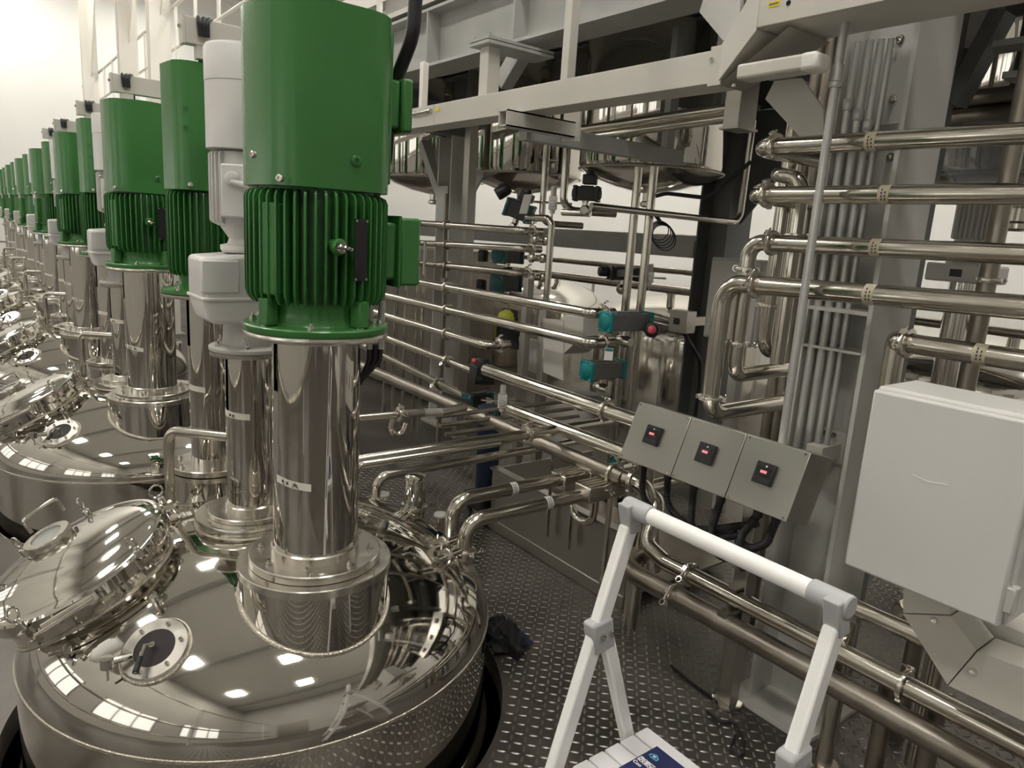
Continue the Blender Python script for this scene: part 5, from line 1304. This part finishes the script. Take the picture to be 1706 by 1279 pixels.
q = W(1605, 455, X=4.4); x, y, z = q
part('gear_case', MB().box((x-.1, y-.16, z-.05), (x+.18, y+.16, z+.05)), 'white_motor', t, .012)
part('button', MB().box((x-.104, y-.03, z-.02), (x-.1, y+.03, z+.02)), 'black', t)
part('adapter', MB().lathe((x+.02, y, z+.05), [(.1, 0), (.12, .04), (.09, .09), (.09, .12)], 24), 'white_motor', t)
bm = part('housing', MB().lathe((x+.02, y, z+.17), [(.08, 0), (.08, .28)], 24), 'white_motor', t)
fmb = fin_mesh(.075, .1, 0, .26, .008, .01, .008).mesh('fin', 'white_motor')
for k in range(24):
    o = link('fin', fmb, bm); o.matrix_basis = Matrix.Translation(Vector((x+.02, y, z+.18))-wloc(bm)) @ Matrix.Rotation(2*math.pi*k/24, 4, 'Z')
part('cowl', MB().lathe((x+.02, y, z+.45), [(.1, 0), (.1, .2), (.08, .22), (.0001, .22)], 24), 'white_motor', t)
part('pedestal', MB().cyl((x+.02, y, .0), (x+.02, y, z-.05), .07, n=24), 'polished', t)
for k, (X, z, l) in enumerate(((4.7, 1.62, 'topmost'), (4.75, 1.34, 'second'), (4.7, 1.18, 'third'))):
    pipe('%s dark pipe crossing the bright background beyond the rack' % l, [(X, -.5, z+.05), (X, 9, z)], .026, 'dull_steel', n=12)
t = thing('guard_railing', 'pale railing on the walkway beyond the rack', 'railing', (6.4, 4, 0))
part('top_rail', MB().tube([(6.4, -1, 1.1), (6.4, 12, 1.1)], .02, 10), 'dull_steel', t)
for k in range(9): part('post', MB().cyl((6.4, -.8+k*1.5, 0), (6.4, -.8+k*1.5, 1.1), .018, n=10), 'dull_steel', t)
t = thing('cable_tray', 'grey perforated cable tray crossing behind the valve stack', 'cable tray', (4.0, 4.4, 1.45))
part('tray', MB().box((4.18, 3.38, 1.50), (4.2, 9.0, 1.62)).box((4.2, 3.42, 1.50), (4.36, 9.0, 1.51)), 'beam_grey', t)
t = thing('cable_tray', 'grey flat beam behind the cable coil', 'cable tray', (4.5, 3.6, 1.45))
part('tray', MB().box((4.465, 3.15, 1.50), (4.485, 7.5, 1.66)), 'beam_grey', t)
# blue bin on castors and hi-vis vest seen through the rack
q = W(831, 880, Z=.10); x, y = q.x+.15, max(q.y+.12, 3.09)
t = thing('wheeled_bin', 'dark blue bin on a black wheeled base behind the crossing pipes', 'bin', (x, y, 0))
part('bin', MB().lathe((x, y, .16), [(.055, 0), (.06, .02), (.068, .46), (.072, .47), (.072, .49), (.06, .5)], 28), 'jeans', t)
part('base', MB().box((x-.09, y-.09, .075), (x+.09, y+.09, .16)), 'boot', t, .01)
for sx in (-1, 1):
    for sy in (-1, 1): part('castor', MB().cyl((x+.07*sx-.012, y+.07*sy, .036), (x+.07*sx+.012, y+.07*sy, .036), .036, n=18).box((x+.07*sx-.016, y+.07*sy-.015, .04), (x+.07*sx+.016, y+.07*sy+.015, .078)), 'anod', t)
q = W(848, 530, X=2.82)
t = thing('safety_vest', 'yellow-green and black safety vest hanging behind the manifold pipes', 'vest', q-Vector((0,0,.25)))
vm = MB(); n = 10; vs_ = []; fs = []
for j in range(8):
    for i in range(n):
        a = 2*math.pi*i/n; rr = (.06+.012*j-.004*j*(j > 4))*(1+.12*math.sin(3*a+j))
        vs_.append(q+Vector((rr*.5*math.cos(a), rr*1.2*math.sin(a), .06-.035*j)))
for j in range(7):
    for i in range(n): fs.append((j*n+i, (j+1)*n+i, (j+1)*n+(i+1) % n, j*n+(i+1) % n))
fs.append(tuple(range(n))); vm.add(vs_, fs)
part('cloth', vm, 'cloth_dark', t, sharp=180)
part('hood', MB().lathe(q+Vector((-.015, -.01, .0)), [(.07, -.03), (.075, .0), (.06, .035), (.03, .055), (.0001, .06)], 18, (.1, .1, 1)), 'yellow_green', t)
part('strap', MB().bar(q+Vector((-.05, .07, -.05)), q+Vector((-.03, .10, -.16)), .012, .02), 'yellow_green', t)
# dark cloth pushed into the gap round the vessel, loose cable on the floor
q = W(840, 1062, Z=.03); rnd = random.Random(11); n, m = 20, 10; vs_ = []; fs = []
for j in range(m):
    for i in range(n):
        a = 2*math.pi*i/n; rr = .085*math.cos(math.pi/2*j/(m-.6))*(1+.3*rnd.uniform(-1, 1))
        vs_.append(q+Vector((rr*math.cos(a)*.8, rr*math.sin(a)*1.3, -.06+.13*math.sin(math.pi/2*j/(m-1))*(1+.2*rnd.uniform(-1, 1)))))
for j in range(m-1):
    for i in range(n): fs.append((j*n+i, j*n+(i+1) % n, (j+1)*n+(i+1) % n, (j+1)*n+i))
vs_ = [Vector((p.x, p.y, max(p.z, .003))) for p in vs_]
solo('rag', MB().add(vs_, fs), 'cloth_dark', 'crumpled black rag on the floor beside the nearest vessel', 'rag', sharp=30)
q = W(870, 1072, Z=.002); solo('folded_box', MB().obox(q+Vector((0,0,.012)), (.03, .01, 0), (-.012, .03, .01), (0, 0, .002)).obox(q+Vector((.01,.01,.022)), (.02, .02, 0), (-.012, .02, .012), (0, 0, .002)), 'jeans', 'small dark folded card lying by the black rag', 'card')
cp = [W(*p, Z=.005) for p in ((1118, 1108), (1150, 1135), (1185, 1160), (1205, 1168))]
solo('floor_cable', MB().tube(cp+[W(1245, 1172, Z=.006)], .004, 8, .05), 'rubber', 'thin black cable lying on the plate floor left of the square leg', 'cable')
cp = [W(*p, Z=.006) for p in ((1178, 1185), (1200, 1205), (1225, 1200), (1240, 1235), (1238, 1262), (1215, 1250), (1225, 1225))]
solo('floor_cable', MB().tube(cp, .005, 8, .04), 'rubber', 'coiled black cable on the floor at the foot of the square leg', 'cable')

# ------------------------------------------------------------------ folding step ladder
YL, YR = .87, .455
t = thing('step_ladder', 'white folding step ladder with grey joints and plastic top step', 'ladder', (.95, (YL+YR)/2, 0))
def leg_x(z): return .985-(1.085-z)*.30
hr = MB().cyl((.985, YL-.045, 1.10), (.985, YR+.045, 1.10), .0155, n=22)
part('hand_rail', hr, 'ladder_white', t)
for y, s in ((YL, 1), (YR, -1)):
    part('corner_joint', MB().cyl((.985, y+.017*s, 1.10), (.985, y-.047*s, 1.10), .0185, n=22).obox((.979, y, 1.082), (.016, 0, 0), (0, .0135, 0), (-.009, 0, .03)), 'ladder_grey', t, .003)
    z0, z1 = .012, 1.065
    part('front_leg', MB().obox(((leg_x(z0)+leg_x(z1))/2, y, (z0+z1)/2), ((leg_x(z1)-leg_x(z0))/2, 0, (z1-z0)/2), (.0165, 0, -.005), (0, .0115, 0)), 'ladder_white', t, .005)
    j = Vector((leg_x(.855)+.010, y, .853))
    hb = part('hinge_joint', MB().obox(j, (.027, 0, .003), (0, .0155, 0), (-.008, 0, .034)), 'ladder_grey', t, .006)
    for dx in (-.008, .014): inst('rivet', 'socket', socket, 'polished', hb, j+Vector((dx, -.0155, .004)), (0,-1,0), 0, 1.0)
    x0, xb = leg_x(.85)+.028, 1.24
    part('rear_leg', MB().obox(((x0+xb)/2, y-.004*s, .426), ((x0-xb)/2, 0, .414), (.0135, 0, .004), (0, .010, 0)), 'ladder_white', t, .004)
    part('foot', MB().obox((leg_x(.012), y, .014), (.024, 0, 0), (0, .017, 0), (0, 0, .014)).obox((xb, y, .014), (.022, 0, 0), (0, .015, 0), (0, 0, .014)), 'ladder_grey', t, .003)
zs = .60
sp_ = part('top_step', MB().box((.862, YR+.022, zs-.03), (1.078, YL-.022, zs-.004)), 'step_grey', t, .004)
for k in range(5):
    x0 = .862+k*.0434; part('slat', MB().box((x0, YR+.022, zs-.006), (x0+.0395, YL-.022, zs+.001)), 'step_grey', sp_, .004)
for z, w in ((.40, .0), (.20, .0)):
    x = leg_x(z); part('step', MB().box((x-.015, YR+.014, z-.02), (x+.10, YL-.014, z+.004)), 'step_grey', t, .004)
lb = part('product_label', MB().box((.872, YR+.055, zs+.0012), (1.046, YL-.075, zs+.002)), 'navy', sp_)
# lettering, logo
def text(body, size, origin, xdir, ydir, m, parent, ext=.0003, bold=.0):
    cu = bpy.data.curves.new('print', 'FONT'); cu.body = body; cu.size = size; cu.extrude = ext; cu.offset = bold
    ob = bpy.data.objects.new('print', cu); COL.objects.link(ob); bpy.context.view_layer.update()
    me = bpy.data.meshes.new_from_object(ob.evaluated_get(bpy.context.evaluated_depsgraph_get()))
    bpy.data.objects.remove(ob); bpy.data.curves.remove(cu)
    x, y = Vector(xdir).normalized(), Vector(ydir).normalized(); z = x.cross(y)
    me.transform(Matrix.Translation(Vector(origin)-wloc(parent)) @ Matrix((x, y, z)).transposed().to_4x4())
    me.materials.clear(); me.materials.append(M[m]); o = link('lettering', me, parent); return o
LZ = zs+.0021
pj = W(1065.5, 1261, Z=LZ); pe = W(1097, 1280, Z=LZ); sz = abs(pj.y-pe.y)/4.6
text('PROJECT', sz, (pj.x, pj.y, LZ), (0,-1,0), (1,0,0), 'white', lb, bold=.0004)
text('SOURCE', sz, (pj.x-sz*.82, pj.y, LZ), (0,-1,0), (1,0,0), 'white', lb, bold=.0004)
text('Con', sz*1.25, (pj.x-sz*2.15, pj.y+sz*.1, LZ), (0,-1,0), (1,0,0), 'white', lb, bold=.0003)
lc = W(1090, 1261, Z=LZ)
hexo = MB(); s_ = sz*1.05
hx = [(-1, -.55), (-1, .25), (-.1, .95), (.9, .25), (.9, -.55)]
def hp(u, v): return Vector((lc.x+v*s_*.85, lc.y-u*s_, LZ))
for k in range(4): hexo.bar(hp(*hx[k]), hp(*hx[k+1]), .003, .0006)
hexo.bar(hp(-.6, -.62), hp(.9, -.55), .003, .0006)
part('logo_outline', hexo, 'logo_blue', lb)
part('logo_mark', MB().obox(hp(-.05, .1), (s_*.16, 0, 0), (0, s_*.35, 0), (0, 0, .0003)).obox(hp(-.1, .3), (s_*.1, 0, 0), (0, s_*.2, 0), (0, 0, .0003)), 'white', lb)

# ------------------------------------------------------------------ dull steel cabinets behind the manifold
for k in range(5):
    y0 = 5.10+k*.72
    t = thing('steel_cabinet', '%s dull steel cabinet from the right behind the manifold pipes' % ('first', 'second', 'third', 'fourth', 'fifth')[k], 'cabinet', (3.5, y0+.35, 0), 'cabinets behind the manifold')
    part('carcass', MB().box((3.34, y0, .02), (3.7, y0+.70, 1.42)), 'dull_steel', t)
    for j in range(2): part('door', MB().box((3.32, y0+.01+.345*j, .05), (3.34, y0+.345+.345*j, 1.40)), 'brushed_dark', t, .003)
    part('plinth', MB().box((3.36, y0+.01, 0), (3.68, y0+.69, .02)), 'black', t)
q = W(1215, 495, X=3.5)
t = thing('steel_cabinet', 'grey steel junction cabinet right of the dark column behind the pipe elbows', 'cabinet', (3.6, q.y, 0))
part('carcass', MB().box((3.5, q.y-.2, q.z-.25), (3.75, q.y+.15, q.z+.22)), 'col_grey', t, .004)
part('door', MB().box((3.485, q.y-.19, q.z-.24), (3.5, q.y+.14, q.z+.21)), 'col_grey', t, .004)
part('stand', MB().box((3.6, q.y-.05, 0), (3.66, q.y+.01, q.z-.25)), 'col_grey', t)
